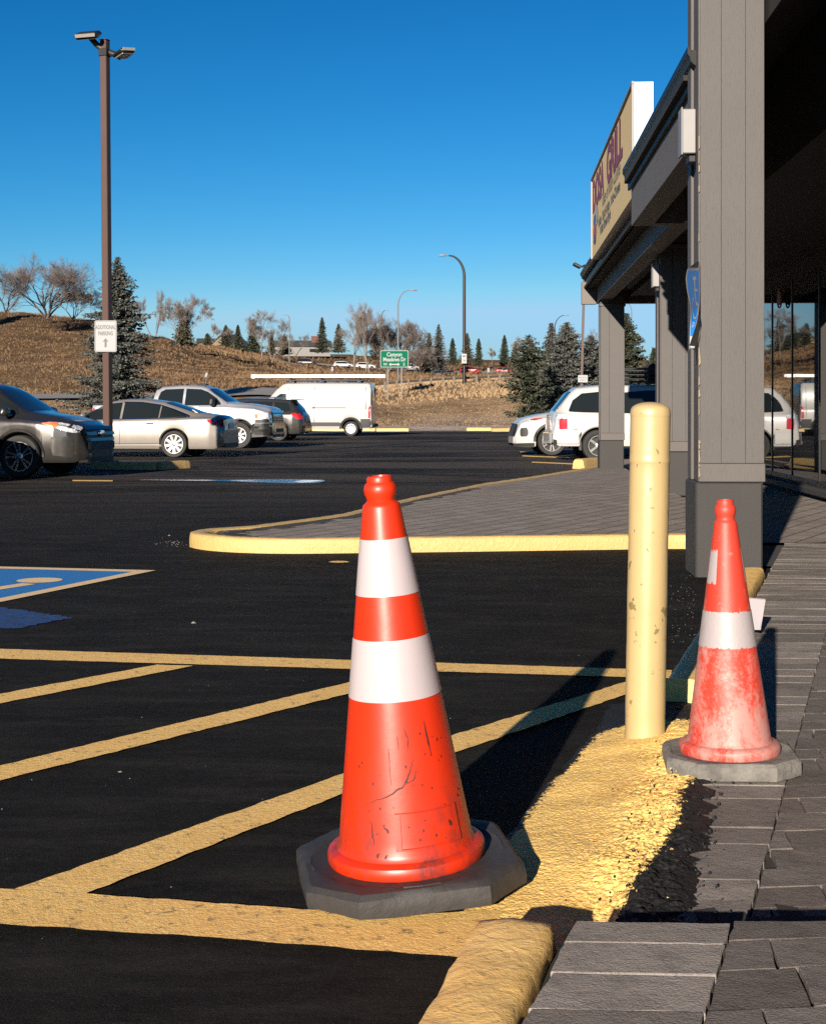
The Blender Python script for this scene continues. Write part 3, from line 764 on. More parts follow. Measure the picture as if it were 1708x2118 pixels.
# ---- painted asphalt ramp between road and pavers
def build_ramp():
    y0, y1, ny, nx = 2.90, 5.78, 620, 260
    Y = np.linspace(y0, y1, ny)[:,None]*np.ones((1,nx))
    lo = np.interp(Y,[2.95,3.08,3.3,3.7],[-.05,-.10,-.21,-.285]); hi = np.interp(Y, [3.0,3.3,3.8,4.2,4.7,5.2,5.8],[.33,.36,.33,.26,.20,.12,.10])
    hi = hi + (vnoise(Y,Y*0+3.0,.055,31)-.5)*.11 + (vnoise(Y,Y*0+7.0,.018,32)-.5)*.05
    T = np.linspace(0,1,nx)[None,:]; O = lo + (hi-lo)*T
    X = K(Y) + O
    wob = (vnoise(X,Y,.17,21)-.5)*.05
    Oe = O + wob
    prof = np.interp(Oe, [-.30,-.22,-.12,.0,.10,.18,.26,.40], [-.006,.006,.024,.040,.052,.060,.058,.03])
    dip = np.clip((Y-5.25)/.5,0,1); prof = prof*(1-.75*dip)
    nearkerb = np.clip((3.62-Y)/.30,0,1)*np.clip((.22-Oe)/.08,0,1); prof = prof*(1-.72*nearkerb)
    edge = np.clip((hi-O)/.10,0,1)*np.clip((O-lo)/.04,0,1)
    lump = (vnoise(X,Y,.16,3)-.5)*.016 + (vnoise(X,Y,.04,4)-.5)*.004 + (vnoise(X,Y,.013,5)-.5)*.0040 + (vnoise(X,Y,.0065,6)-.5)*.0036
    coarse = np.clip((Oe+.02)/.14,0,1); tar = np.clip((Oe-.14)/.08,0,1)
    lump = lump + tar*((vnoise(X,Y,.022,41)-.5)*.008 + (vnoise(X,Y,.010,42)-.5)*.006)
    crumble = np.abs(vnoise(X,Y,.015,7)-.5)*.012*coarse
    ero = np.clip((.05+.5*(1-edge)) - vnoise(X,Y,.06,8)*.5, 0, 1)*.018
    Z = prof + lump*edge*(.45+.9*coarse) - crumble*edge - ero*(edge<.98)
    Z = np.where(T < .015, -.012, Z); Z = np.where(T > .99, .02, Z)
    paint = np.interp(Oe,[-.285,-.225,-.15,.12,.22,.30],[.05,.62,1.0,1.0,.48,.0])
    right = np.interp(Y,[3.0,3.2,3.8,4.3,4.8,5.8],[-.02,.03,.07,.10,.14,.1])
    paint *= np.clip(1-(Oe-.12-right)/.10,0,1)
    paint *= np.clip((5.42-Y)/.22 ,0,1) 
    paint *= .75+.25*np.clip((Y-3.0)/.2,0,1)
    paint -= np.clip(crumble*40-.25,0,.5)*np.clip((Oe-.02)/.1,0,1)
    V = np.stack([X,Y,Z],-1).reshape(-1,3)
    ii = (np.arange(ny-1)[:,None]*nx+np.arange(nx-1)[None,:]).ravel()
    o = fast_mesh('asphalt_ramp', V, np.stack([ii,ii+1,ii+nx+1,ii+nx],-1), 4, M['ramp'], smooth=True)
    ca = o.data.color_attributes.new('paint','FLOAT_COLOR','POINT'); p = np.clip(paint,0,1).ravel()
    ca.data.foreach_set('color', np.stack([p,p,p,np.ones_like(p)],-1).astype(np.float32).ravel())
    struct(o)
build_ramp()

# loose crumbs of tar and painted asphalt along the ramp's upper edge
for nm, mt, n_, o0, o1, lab in (('asphalt_crumbs', flat('black_tar_crumb', (.010,.0095,.009), .9, var=.4, vs=60), 230, .17, .40, 'loose black asphalt crumbs along the pavers beside the painted ramp'), ('paint_crumbs', M['kerb'], 120, .10, .27, 'loose yellow painted crumbs at the broken edge of the ramp')):
    mb = MB(); rr = random.Random(len(nm))
    for _ in range(n_):
        y = rr.uniform(3.0, 4.9); o = rr.gauss((o0+o1)/2 - .035*(y-3.2), (o1-o0)/3.4); s_ = rr.choice([.002,.003,.004,.0055])*rr.uniform(.7,1.3); x = K(y)+o; z = ZL+.010 if o > .2 else .064
        rt = Matrix.Rotation(rr.uniform(0,6),3,'Z') @ Matrix.Rotation(rr.uniform(0,6),3,'X')
        vs = [Vector((x,y,z)) + rt @ Vector(v)*s_*rr.uniform(.7,1.2) for v in ((1,0,0),(-1,0,0),(0,1,0),(0,-1,0),(0,0,1),(0,0,-1))]
        mb.add(vs, [(0,2,4),(2,1,4),(1,3,4),(3,0,4),(2,0,5),(1,2,5),(3,1,5),(0,3,5)])
    tag(mb.build(nm, mt), lab, 'grit', kind='stuff')

# ---- pale grit and flecks of paint on the asphalt
mb = MB(); rr = random.Random(21)
def stone(x, y, z, s):
    vs = [(x+s*rr.uniform(.6,1.2)*math.cos(a), y+s*rr.uniform(.6,1.2)*math.sin(a), z) for a in np.linspace(0,2*math.pi,6,endpoint=False)]
    mb.add(vs+[(x,y,z+s*rr.uniform(.4,.8))], [(i,(i+1)%6,6) for i in range(6)])
for _ in range(150):
    d = 3.0*(26/3.0)**rr.random(); px = rr.uniform(-100, 1400); x = (px-CX)/F*d
    if x > K(d)-.32 and d < 11: continue
    stone(x, d, .0, rr.choice([.001,.0014,.002,.0028]))
for _ in range(40):
    c = G(rr.gauss(352,14), rr.gauss(1124,4)); stone(c[0], c[1], 0, rr.uniform(.003,.008))
for _ in range(90):
    c = G(rr.uniform(1385,1440), rr.uniform(1190,1330)); stone(c[0], c[1], 0, rr.uniform(.001,.004))
for px, py, s in ((400,1289,.014),(350,1108,.016),(249,1597,.008)):
    c = G(px,py); stone(c[0],c[1],0,s)
tag(mb.build('loose_grit', M['pebble']), 'pale grit and small stones scattered over the black asphalt', 'grit', kind='stuff')
# ================================================================== cones
def cone(name, label, loc, rz, tilt, H, rb, rs, rk, rf, base_w, base_cut, base_h, bands, mats, extra=None):
    """H: flange bottom to top. tilt: (rx, ry)."""
    root = empty(name, loc, rz)
    root.rotation_euler = (tilt[0], tilt[1], rz)
    tag(root, label, 'traffic cone', 'traffic cones')
    mbody, mband, mbase = mats
    # rubber slab: square with cut corners, chamfered top, shallow dish round the flange
    a, c = base_w/2, base_cut
    octo = [(-a+c,-a),(a-c,-a),(a,-a+c),(a,a-c),(a-c,a),(-a+c,a),(-a,a-c),(-a,-a+c)]
    def ring(k, z, n=6):
        out = []
        for i in range(8):
            p, q = Vector(octo[i]), Vector(octo[(i+1)%8])
            for j in range(n): v = p.lerp(q, j/n)*k; out.append((v.x,v.y,z))
        return out
    def circ(r, z, n=48, m=None):
        out = []
        for i in range(n):
            j = ring(1, 0)[i]; t = math.atan2(j[1], j[0]); out.append((r*math.cos(t), r*math.sin(t), z))
        return out
    rows = [ring(1.0, 0.004), ring(1.012, base_h*.35), ring(1.0, base_h*.82), ring(.955, base_h), ring(.90, base_h*1.0), circ(rf*1.22, base_h*1.02), circ(rf*1.16, base_h*.93), circ(rf*.6, base_h*.93)]
    rr = random.Random(int(H*1000)); mb = MB()
    rows = [[(x+rr.uniform(-.0016,.0016), y+rr.uniform(-.0016,.0016), z+rr.uniform(-.0012,.0012)) for x,y,z in r] for r in rows]
    rows = [r+[r[0]] for r in rows]
    mb.grid(rows); mb.poly(rows[0][:-1][::-1])
    mb.build('rubber_base', mbase, root, smooth=38)
    # plastic body
    def rad(z):                                       # z above the flange bottom
        zs = H*.925
        return rs + (rb-rs)*(1-(z-.04)/(zs-.04))
    zs = H*.925
    prof = [(rb*.97,.0),(rf*.985,.0),(rf,.006),(rf,.020),(rf*.985,.028),(rf*.93,.034),(rb*1.035,.036),(rb*1.008,.042)]
    prof += [(rad(z), z) for z in np.linspace(.05, zs, 26)]
    if True:
        prof += [(rs*.97,zs+.006),(rs*.86,zs+.010),(rk*.86,zs+.016),(rk*.90,zs+.024),(rk*1.0,zs+.034),(rk*1.02,zs+.044),(rk*.95,zs+.055),(rk*.80,zs+.061),(rk*.80,zs+.070),(rk*.74,zs+.075),(rk*.60,zs+.076),(rk*.52,zs+.06),(rk*.4,zs+.03)]
    mb = MB(); T = Matrix.Translation((0,0,base_h*.93)); mb.lathe(prof, 72, T)
    def cp(th, z, off=0.0): r = rad(z)+off; return (r*math.sin(th), -r*math.cos(th), z+base_h*.93)
    if extra: extra(mb, cp)
    body = mb.build('cone_body', [mbody, M['scuff']], root, smooth=40)
    for z0, z1, amp, th0, th1, m in bands:
        n = 96; rows = []; r2 = random.Random(int(z0*999)+3)
        jag = lambda: 0 if amp == 0 else r2.choice([0,0,.3,1])*amp*r2.random()
        full = th0 is None
        ths = np.linspace(-math.pi, math.pi, n+1) if full else np.linspace(th0, th1, 26)
        lo = [z0 + jag() for _ in ths]; hi = [z1 - jag() for _ in ths]
        if full: lo[-1], hi[-1] = lo[0], hi[0]
        for k in range(7):
            rows.append([cp(t, lo[i]+(hi[i]-lo[i])*k/6, .0014) for i, t in enumerate(ths)])
        mb = MB(); mb.grid(rows); mb.build('reflective_band', m, root, smooth=40)
    return root, body, cp
def wear_marks(mb, cp):
    """raised label field, cracks and scuffs low on the body"""
    t0, t1, z0, z1 = R(-16), R(46), .062, .150
    for a, b, c_, d_ in ((t0,t1,z0,z0+.006),(t0,t1,z1-.004,z1),(t0,t0+R(5),z0,z1),(t1-R(5.5),t1,z0,z1)):
        mb.grid([[cp(t, z, o) for t in np.linspace(a,b,14)] for z, o in ((c_,.0),(c_+.0012,.0034),(d_-.0012,.0034),(d_,.0))])
    def scuff(pts, w):
        n = len(pts); L, Rr = [], []; w *= 1.5
        for i, (t, z) in enumerate(pts):
            t2, z2 = pts[min(i+1,n-1)]; t1_, z1_ = pts[max(i-1,0)]
            dx, dz = (t2-t1_)*.15, z2-z1_; l = math.hypot(dx,dz) or 1; k = w*(.25+.75*math.sin(math.pi*(i+.4)/(n)))*random.uniform(.6,1.3)
            L.append(cp(t - dz/l*k/.15, z + dx/l*k, .0009)); Rr.append(cp(t + dz/l*k/.15, z - dx/l*k, .0009))
        mb.grid([L, Rr], 1)
    random.seed(3); d2 = math.radians
    def wig(pts, n=18, a=.003):
        out = []
        for i in range(n):
            s = i/(n-1)*(len(pts)-1); k = min(int(s), len(pts)-2); u = s-k
            out.append((pts[k][0]+(pts[k+1][0]-pts[k][0])*u+random.uniform(-a,a)/.15, pts[k][1]+(pts[k+1][1]-pts[k][1])*u+random.uniform(-a,a)))
        return out
    scuff(wig([(d2(-46),.168),(d2(-22),.19),(d2(-6),.212),(d2(2),.245),(d2(6),.275)],22,.0018), .0013)
    scuff(wig([(d2(-6),.212),(d2(5),.226),(d2(9),.25)],12,.001), .0009)
    scuff(wig([(d2(-1),.345),(d2(3),.318),(d2(1),.295)],10,.0008), .0012); scuff(wig([(d2(-9),.33),(d2(-8),.297)],8,.0006), .0009)
    scuff(wig([(d2(24),.355),(d2(25),.32),(d2(27),.27)],10,.0006), .0020); scuff(wig([(d2(-19),.30),(d2(-18),.215)],10,.0006), .0007)
    scuff(wig([(d2(-38),.13),(d2(-36),.075)],10,.002), .0013); scuff(wig([(d2(-27),.125),(d2(-21),.105)],8,.003), .0022)
    scuff(wig([(d2(35),.115),(d2(38),.10)],6,.003), .0026); scuff(wig([(d2(-24),.055),(d2(-26),.046)],6,.001), .0020); scuff(wig([(d2(-31),.06),(d2(-33),.046)],6,.001), .0020)
    for _ in range(34):
        t, z = random.uniform(-1.1,1.1), random.uniform(.05,.33); s = random.uniform(.0008,.002); scuff([(t,z),(t+.004,z+s*2),(t,z+s*4)], s)
root, body, cp = cone('traffic_cone', 'tall bright orange cone with two clean white bands standing on the road paint', (G(848,1828)[0]-.004, G(848,1828)[1], .0), R(9), (R(1.5), R(-4.4)),
    .935, .166, .047, .040, .195, .525, .110, .060,
    [(.406,.550,0,None,None,M['sheet']), (.654,.790,0,None,None,M['sheet'])], (M['cone'], M['sheet'], M['rubber']), wear_marks)
root.location.z = .018
r2, b2, cp2 = cone('traffic_cone', 'smaller faded chalky red cone with one worn white band beside the yellow bollard', (*G(1509,1588,ZL)[:2], ZL+.002), R(-6), (0, R(-1.0)),
    .777, .130, .036, .033, .158, .405, .085, .055,
    [(.335,.448,.006,None,None,M['sheet_old']), (.532,.640,.012,R(-78),R(-37),M['sheet_old']), (.536,.645,.02,R(62),R(84),M['sheet_old'])], (M['cone_old'], M['sheet_old'], M['rubber_old']))

# ================================================================== bollard
bx, by, _ = G(1333,1512,.05)
bol = empty('bollard', (bx, by, 0)); bol.rotation_euler = (0, R(1.0), 0)
tag(bol, 'fat yellow steel bollard with domed top and chipped paint', 'bollard')
rb = .0695; zt = 1.205
rr = random.Random(2)
mb = MB(); prof = [(rb, -.1)] + [(rb+rr.uniform(-.0006,.0006), z) for z in np.linspace(0, .985, 30)]
prof += [(rb+.0006,.990),(rb+.0018,.996),(rb+.0004,1.003)] + [(rb, z) for z in np.linspace(1.02,1.150,4)]
mb.lathe(prof, 56); mb.build('post', M['bollard'], bol, smooth=40)
mb = MB(); mb.lathe([(rb+.0003,1.150),(rb+.0012,1.157),(rb+.0006,1.166)] + [(rb*math.cos(a), 1.166+.036*math.sin(a)**.8) for a in np.linspace(.10, math.pi/2-.02, 14)] + [(.0004,1.202)], 56)
mb.build('domed_cap', M['bollard'], bol, smooth=50)

# white scrap of board leaning behind the worn cone
q = [P(1548,1238,7.34), P(1583,1241,7.30), P(1573,1303,7.24), P(1545,1303,7.28)]
c0 = Vector(q[3]); mb = MB(); th = Vector((.0,.010,.004))
for p in q: pass
mb.add([Vector(p) for p in q]+[Vector(p)+th for p in q], [(0,1,2,3),(7,6,5,4),(0,4,5,1),(1,5,6,2),(2,6,7,3),(3,7,4,0)])
tag(mb.build('cardboard_sheet', flat('white_card', (.26,.235,.245), .7, var=.06)), 'blank white sheet of board leaning behind the worn red cone', 'board')

# ================================================================== the storefront building
SL = .056                               # building axis: x = x0 + SL*y
def B(x0, y, z): return (x0 + SL*y, y, z)
bld = empty('storefront_building', B(2.0, 10.4, 0))
tag(bld, 'taupe strip mall front with boarded columns, deep canopy and dark glass', 'building')
BZ = math.atan(-SL)
RB = Matrix.Rotation(BZ, 3, 'Z')
def bbox(mb, x0, x1, y0, y1, z0, z1, bevel=0.0, mi=0):
    c = Vector(B((x0+x1)/2, (y0+y1)/2, (z0+z1)/2)); mb.box(c, (x1-x0, (y1-y0)*math.sqrt(1+SL*SL), z1-z0), RB, bevel, mi)
def boards(mb, x0, x1, y, z0, z1, cuts, t=.018):
    e = [x0]+cuts+[x1]
    for a, b in zip(e, e[1:]): bbox(mb, a+.0012, b-.0012, y-t, y, z0, z1, .0022)
def column(x0, x1, y0, y1, zg, zp, zt, cuts, trim, label=None, flakes=None):
    """x0..x1 face width, plinth to zp, boards to zt"""
    mb = MB(); t = .02
    bbox(mb, x0+.012, x1-.012, y0, y1, zp-.03, zt)
    boards(mb, x0, x1, y0, zp+.135, zt, cuts, t)
    if flakes: mb.add(flakes.v, flakes.f, 1)
    o = mb.build('column', [M['board'], M['wood']], bld, smooth=30, world=True)
    if label: o['label'] = label
    mb = MB(); bbox(mb, x0-.006, x1+.004, y0-t-.006, y0, zp+.004, zp+.133, .004); mb.build('base_board', M['board2'], o, smooth=30, world=True)
    mb = MB()                              # left flank: corner boards standing proud of a recessed strip
    for a, b, k in trim: bbox(mb, x0-k, x0+.014, y0+a*(y1-y0), y0+b*(y1-y0), zp+.004, zt, .004)
    mb.build('side_trim', M['board2'], o, smooth=30, world=True)
    mb = MB(); bbox(mb, x0-.028, x1-.012, y0-.012, y1+.03, zg-.05, zp, .012); mb.build('plinth', M['plinth'], o, smooth=30, world=True)
    return o
# front column
XA = 1.445
mb = MB(); random.seed(12)              # flaked paint down the front column's corner
z = .70
while z < 3.2:
    h = random.uniform(.02,.14); w = random.uniform(.002,.006)*(1.6 if z < 1.5 else 1)
    if random.random() < (.7 if z < 1.5 or 2.7 < z < 3.05 else .15):
        c = Vector(B(XA-.0125, 10.178, 0)); rr_ = w
        p = [(c.x-.001, c.y-.0085), (c.x+rr_*1.6, c.y-.0088), (c.x+rr_*random.uniform(.6,1.4), c.y-.0088), (c.x-.001, c.y-.0085)]
        mb.poly([(p[0][0],p[0][1],z),(p[1][0],p[1][1],z+h*.2),(p[2][0],p[2][1],z+h*.9),(p[3][0],p[3][1],z+h)])
    z += h
col1 = column(XA, XA+.450, 10.20, 10.72, 0, .668, 4.35, [XA+.148, XA+.318], [(-.02,.20,.012),(.20,.66,-.004),(.66,1.0,.016)], 'tall front column carrying the bent blue sign', mb)
col2 = column(2.172, 2.172+.50, 18.9, 19.45, .11, .64, 3.50, [2.172+.145, 2.172+.320], [(0,.2,.012),(.2,.65,-.003),(.65,1,.012)])
col3 = column(1.965, 1.965+.43, 26.7, 27.2, .09, .63, 3.32, [1.965+.15], [(0,.25,.012),(.25,.65,-.003),(.65,1,.012)])
# cap strips on the two rear columns
for x, y, w, zt_ in ((2.172,18.9,.5,3.30),(1.965,26.7,.43,3.10)):
    mb = MB(); bbox(mb, x-.035, x+w+.02, y-.045, y+.1, zt_, zt_+.05, .006); mb.build('cap_strip', M['board2'], col2 if y < 20 else col3, smooth=30, world=True)
# beams: the front bay stands forward, the rear bay is set back
mb = MB(); bbox(mb, 1.478, 1.70, 10.72, 15.62, 3.165, 3.80); mb.build('beam', M['beam'], bld, smooth=30, world=True)
mb = MB(); bbox(mb, 1.70, 2.02, 15.40, 15.62, 3.165, 3.80); mb.build('beam', M['beam'], bld, smooth=30, world=True)
mb = MB(); bbox(mb, 1.945, 2.16, 15.62, 27.45, 3.22, 3.62); b3 = mb.build('beam', M['beam'], bld, smooth=30, world=True)
mb = MB(); bbox(mb, 1.93, 1.944, 15.7, 27.45, 3.215, 3.235); mb.build('drip_edge', M['board2'], b3, world=True)
mb = MB(); bbox(mb, 1.945, 5.2, 27.45, 27.68, 3.22, 3.60); mb.build('beam', M['beam'], bld, smooth=30, world=True)
mb = MB(); bbox(mb, 1.66, 1.93, 27.48, 27.66, 3.20, 3.62); mb.build('fascia', M['beam'], bld, smooth=30, world=True)
# soffits, inner ceiling, roof
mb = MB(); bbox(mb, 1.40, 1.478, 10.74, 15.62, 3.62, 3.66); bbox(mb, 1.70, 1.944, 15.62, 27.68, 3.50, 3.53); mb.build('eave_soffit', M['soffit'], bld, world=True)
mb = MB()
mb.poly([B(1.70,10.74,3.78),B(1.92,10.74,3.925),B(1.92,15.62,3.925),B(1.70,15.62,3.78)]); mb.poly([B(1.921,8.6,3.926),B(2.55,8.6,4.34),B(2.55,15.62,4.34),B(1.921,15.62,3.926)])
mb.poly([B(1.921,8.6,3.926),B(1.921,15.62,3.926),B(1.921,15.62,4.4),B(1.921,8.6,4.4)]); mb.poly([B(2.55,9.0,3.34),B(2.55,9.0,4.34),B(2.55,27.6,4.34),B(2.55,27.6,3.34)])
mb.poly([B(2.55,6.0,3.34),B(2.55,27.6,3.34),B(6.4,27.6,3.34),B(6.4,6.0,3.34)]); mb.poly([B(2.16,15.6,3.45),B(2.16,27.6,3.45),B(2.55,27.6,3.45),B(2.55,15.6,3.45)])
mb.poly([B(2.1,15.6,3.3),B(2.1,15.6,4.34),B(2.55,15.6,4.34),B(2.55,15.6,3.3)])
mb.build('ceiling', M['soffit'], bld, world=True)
mb = MB()                                # roof planes rising from the gutters
mb.poly([B(1.42,10.76,3.80),B(2.62,10.76,4.45),B(2.62,15.75,4.45),B(1.42,15.75,3.80)]); mb.poly([B(1.72,15.75,3.78),B(2.62,15.75,4.45),B(2.62,27.75,4.45),B(1.72,27.75,3.78)])
mb.poly([B(2.0,2.0,4.46),B(9,2.0,4.46),B(9,27.75,4.46),B(2.62,27.75,4.46),B(2.62,9.9,4.46),B(2.0,9.9,4.46)])  # flat roof; its unseen near end is extended to shade the ceiling
mb.poly([B(1.72,27.75,3.6),B(1.72,27.75,3.78),B(2.62,27.75,4.45),B(9,27.75,4.45),B(9,27.75,3.6)])
mb.build('roof', M['gutter'], bld, world=True)
def gutter(x0, y0, y1, z, h=.115, w=.10, sag=0.0, seed=0, flakes=None):
    r = random.Random(seed); rows = []
    sec = [(0,0),(-.035,-.008) ,(-w*.72,.018),(-w*.80,.052),(-w,.075),(-w,h),(-w+.012,h),(-w+.014,h-.02),(0,h-.03)]
    n = max(2, int((y1-y0)/.35))
    for i in range(n+1):
        y = y0+(y1-y0)*i/n; k = r.uniform(-1,1)*sag
        rows.append([B(x0+a + k*.4*(a<-.05), y, z+b + k*(b>.06)) for a, b in sec])
    mb = MB(); mb.grid(rows); mb.poly(rows[0]); mb.poly(rows[-1][::-1])
    if flakes: mb.add(flakes.v, flakes.f, 1)
    return mb.build('gutter', [M['gutter'], M['white_metal']], bld, smooth=35, world=True)
gutter(1.478, 10.42, 15.72, 3.665, .125, .09)
# flaked streaks on the rear eave
fk = MB(); random.seed(5)
for _ in range(26):
    y = 22.6+random.gauss(0,.35); x = 1.7365; s = random.uniform(.01,.05)
    fk.poly([B(x,y,3.47+random.uniform(-.03,.06)+.05),B(x,y+s*3,3.50),B(x,y+s*3,3.50+s*.5),B(x,y,3.54)])
gutter(1.74, 15.9, 27.75, 3.690, .115, .10, .010, 3, fk)
mb = MB(); bbox(mb, 1.445, 1.476, 10.735, 15.72, 3.56, 3.74, .004); bbox(mb, 1.74, 1.772, 15.75, 27.7, 3.50, 3.80, .004); mb.build('fascia', M['gutter'], bld, smooth=30, world=True)
# stepped end between the bays: ribbed downspout and a light return board
mb = MB()
for k in range(5): bbox(mb, 1.50+.052*k, 1.535+.052*k, 15.74, 15.79, 3.32, 3.66, .004)
mb.build('downspout', M['beam'], bld, smooth=30, world=True)
mb = MB(); bbox(mb, 1.66, 1.80, 15.64, 15.70, 3.60, 3.68, .004); bbox(mb, 1.69, 1.92, 15.7, 16.6, 3.60, 3.62); mb.build('return_board', M['beam'], bld, smooth=30, world=True)
# dark storefront glazing, set back behind the columns
XG = 4.13
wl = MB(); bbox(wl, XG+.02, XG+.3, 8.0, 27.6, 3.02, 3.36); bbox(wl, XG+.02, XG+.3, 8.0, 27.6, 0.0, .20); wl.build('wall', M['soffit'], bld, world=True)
ys = [8.0, 10.2, 12.4, 14.6, 16.9, 18.6, 20.3, 21.75, 23.2, 25.4, 27.5]
for k, (a, b) in enumerate(zip(ys, ys[1:])):
    mb = MB(); mb.poly([B(XG+.04,a+.02,.24),B(XG+.04,b-.02,.24),B(XG+.04,b-.02,3.02),B(XG+.04,a+.02,3.02)])
    w = mb.build('window', M['store_glass'], bld, world=True)
    mb = MB(); bbox(mb, XG+.028, XG+.06, a-.022, a+.022, .24, 3.02, .004); bbox(mb, XG+.028, XG+.06, a+.023, b-.023, .20, .27, .004); mb.build('window_frame', M['frame_dark'], w, smooth=30, world=True)
mb = MB(); bbox(mb, XG-.10, XG+.06, 8.0, 27.5, .10, .18, .01); mb.build('sill', M['plinth'], bld, smooth=30, world=True)
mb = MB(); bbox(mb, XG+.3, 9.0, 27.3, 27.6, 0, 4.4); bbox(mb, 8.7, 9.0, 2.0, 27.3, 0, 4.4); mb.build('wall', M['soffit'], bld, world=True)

# red neon-like round sign high in the window
cx, cy, cz = B(XG-.02, 20.9, 2.80); mb = MB()
Mx = frame_M((cx,cy,cz), (SL,1,0), (0,0,1))
mb.tube([Mx @ Vector((.16*math.cos(a), .14*math.sin(a), 0)) for a in np.linspace(0,2*math.pi,25)], .012, 6, cap=False)
mb.prism([(.12*math.cos(a),.10*math.sin(a)) for a in np.linspace(0,2*math.pi,20,endpoint=False)], -.01, .01, Mx)
tag(mb.build('window_sign', flat('dim_red_sign', (.20,.02,.02), .5)), 'small dim red round sign hung inside the dark shop window', 'sign')

# ---- white boxes on the columns
def wallbox(x0, y, z, w, d, h, label):
    e = empty('wall_box', B(x0, y, z)); tag(e, label, 'electrical box', 'white boxes on the columns')
    mb = MB(); bbox(mb, x0-w, x0, y, y+d, z, z+h, .006); mb.build('casing', M['white_metal'], e, smooth=30, world=True)
    mb = MB(); bbox(mb, x0-w-.006, x0-w+.006, y-.008, y+d+.008, z-.012, z+h+.012, .004); mb.build('cover', M['white_metal'], e, smooth=30, world=True)
    mb = MB(); bbox(mb, x0-w*.5, x0, y+.01, y+d-.01, z-.06, z-.013, .004); mb.build('conduit_fitting', M['gutter'], e, smooth=30, world=True)
wallbox(XA-.0165, 10.28, 3.00, .098, .16, .315, 'larger white metal box high on the front column')
wallbox(2.172-.0165, 18.95, 2.80, .085, .14, .29, 'smaller white metal box on the second column under the canopy')

# ---- bent blue wheelchair sign on the front column
sg = empty('accessible_parking_sign', P(1434,640,10.05))
tag(sg, 'bent blue wheelchair parking sign curling off the front column', 'sign')
rows_y = [541, 556, 575, 600, 630, 652, 672, 700, 722]
Lx     = [1440, 1421, 1417.5, 1420, 1427, 1428, 1427, 1426, 1425.5]
Rx     = [1446, 1446.5, 1447, 1447, 1446.5, 1444, 1439, 1432, 1426]
Ld     = [10.00, 9.90, 9.86, 9.86, 9.90, 9.94, 9.96, 9.95, 9.93]
Rd     = [10.14, 10.14, 10.14, 10.13, 10.10, 10.02, 9.98, 9.95, 9.93]
def srow(v, off=0.0):
    k = min(int(v), len(rows_y)-2); u = v-k; f = lambda A_: A_[k]+(A_[k+1]-A_[k])*u
    return f(rows_y), f(Lx), f(Rx), f(Ld), f(Rd)
def spt(u, v, off=0.0):
    y, l, r_, dl, dr = srow(v); y2 = y + (0 if v > 1 else (u-.5)*0)
    d = dl+(dr-dl)*u; return P(l+(r_-l)*u, y2 - (1-u)*0, d-off)
def spatch(mb, u0, u1, v0, v1, off, n=6, m=24, mi=0):
    mb.grid([[spt(u, v, off) for u in np.linspace(u0,u1,n)] for v in np.linspace(v0,v1,m)], mi)
mb = MB(); spatch(mb, 0, 1, 0, 8, 0.0); spatch(mb, 0, 1, 0, 8, -.004)
mb.build('sign_panel', M['sign_white'], sg, smooth=60, world=True)
mb = MB(); spatch(mb, .09, .93, 1.15, 6.8, .004); mb.build('sign_face', M['sign_blue'], sg, smooth=60, world=True)
mb = MB(); uc = .62                      # wheelchair figure: head, back, arm, seat, wheel
def stroke(pts, w, wv=None):
    for (u0,v0),(u1,v1) in zip(pts, pts[1:]):
        du, dv = u1-u0, v1-v0; l = math.hypot(du*.3, dv*.1) or 1; nu, nv = -dv*.1/l*w, du*.3/l*w
        mb.poly([spt(u0+nu/.3, v0+nv/.1, .008), spt(u1+nu/.3, v1+nv/.1, .008), spt(u1-nu/.3, v1-nv/.1, .008), spt(u0-nu/.3, v0-nv/.1, .008)])
mb.poly([spt(uc+.13*math.cos(a), 2.0+.22*math.sin(a), .008) for a in np.linspace(0,2*math.pi,14,endpoint=False)])
stroke([(uc,2.2),(uc-.02,3.1),(uc+.02,3.95)], .012); stroke([(uc-.02,2.95),(uc+.2,3.0)], .010); stroke([(uc,3.9),(uc+.26,4.0),(uc+.3,5.0)], .012)
stroke([(uc-.02+.34*math.cos(a), 4.35+.95*math.sin(a)) for a in np.linspace(math.pi*1.35, math.pi*.02, 18)], .008)
stroke([(.40,5.75),(.40,6.15),(.66,5.95),(.62,5.75),(.40,5.75)], .006)
mb.build('wheelchair_symbol', M['sign_white'], sg, world=True)
mb = MB()                                # the torn lower half curled over, showing bare metal
f1 = [P(1447,648,10.10), P(1446,690,10.12), P(1441,712,10.10), P(1436,726,10.05)]
f2 = [P(1445,652,9.98), P(1436,682,9.92), P(1428,706,9.90), P(1425.5,714,9.90)]
mb.grid([[Vector(a).lerp(Vector(b),t) for t in np.linspace(0,1,5)] for a,b in zip(f1,f2)])
f3 = [P(1441,712,10.11), P(1440,722,10.13), P(1434,737,10.14)]; f4 = [P(1437,714,10.08), P(1436,726,10.08), P(1434,738,10.12)]
mb.grid([[Vector(a).lerp(Vector(b),t) for t in np.linspace(0,1,3)] for a,b in zip(f3,f4)])
mb.build('curled_flap', M['sign_grey'], sg, smooth=60, world=True)
mb = MB(); mb.add([P(1427,715,9.895),P(1437,716,9.895),P(1435,720,9.895),P(1428,719,9.895)], [(0,1,2,3)]); mb.build('torn_edge', M['sign_white'], sg, world=True)

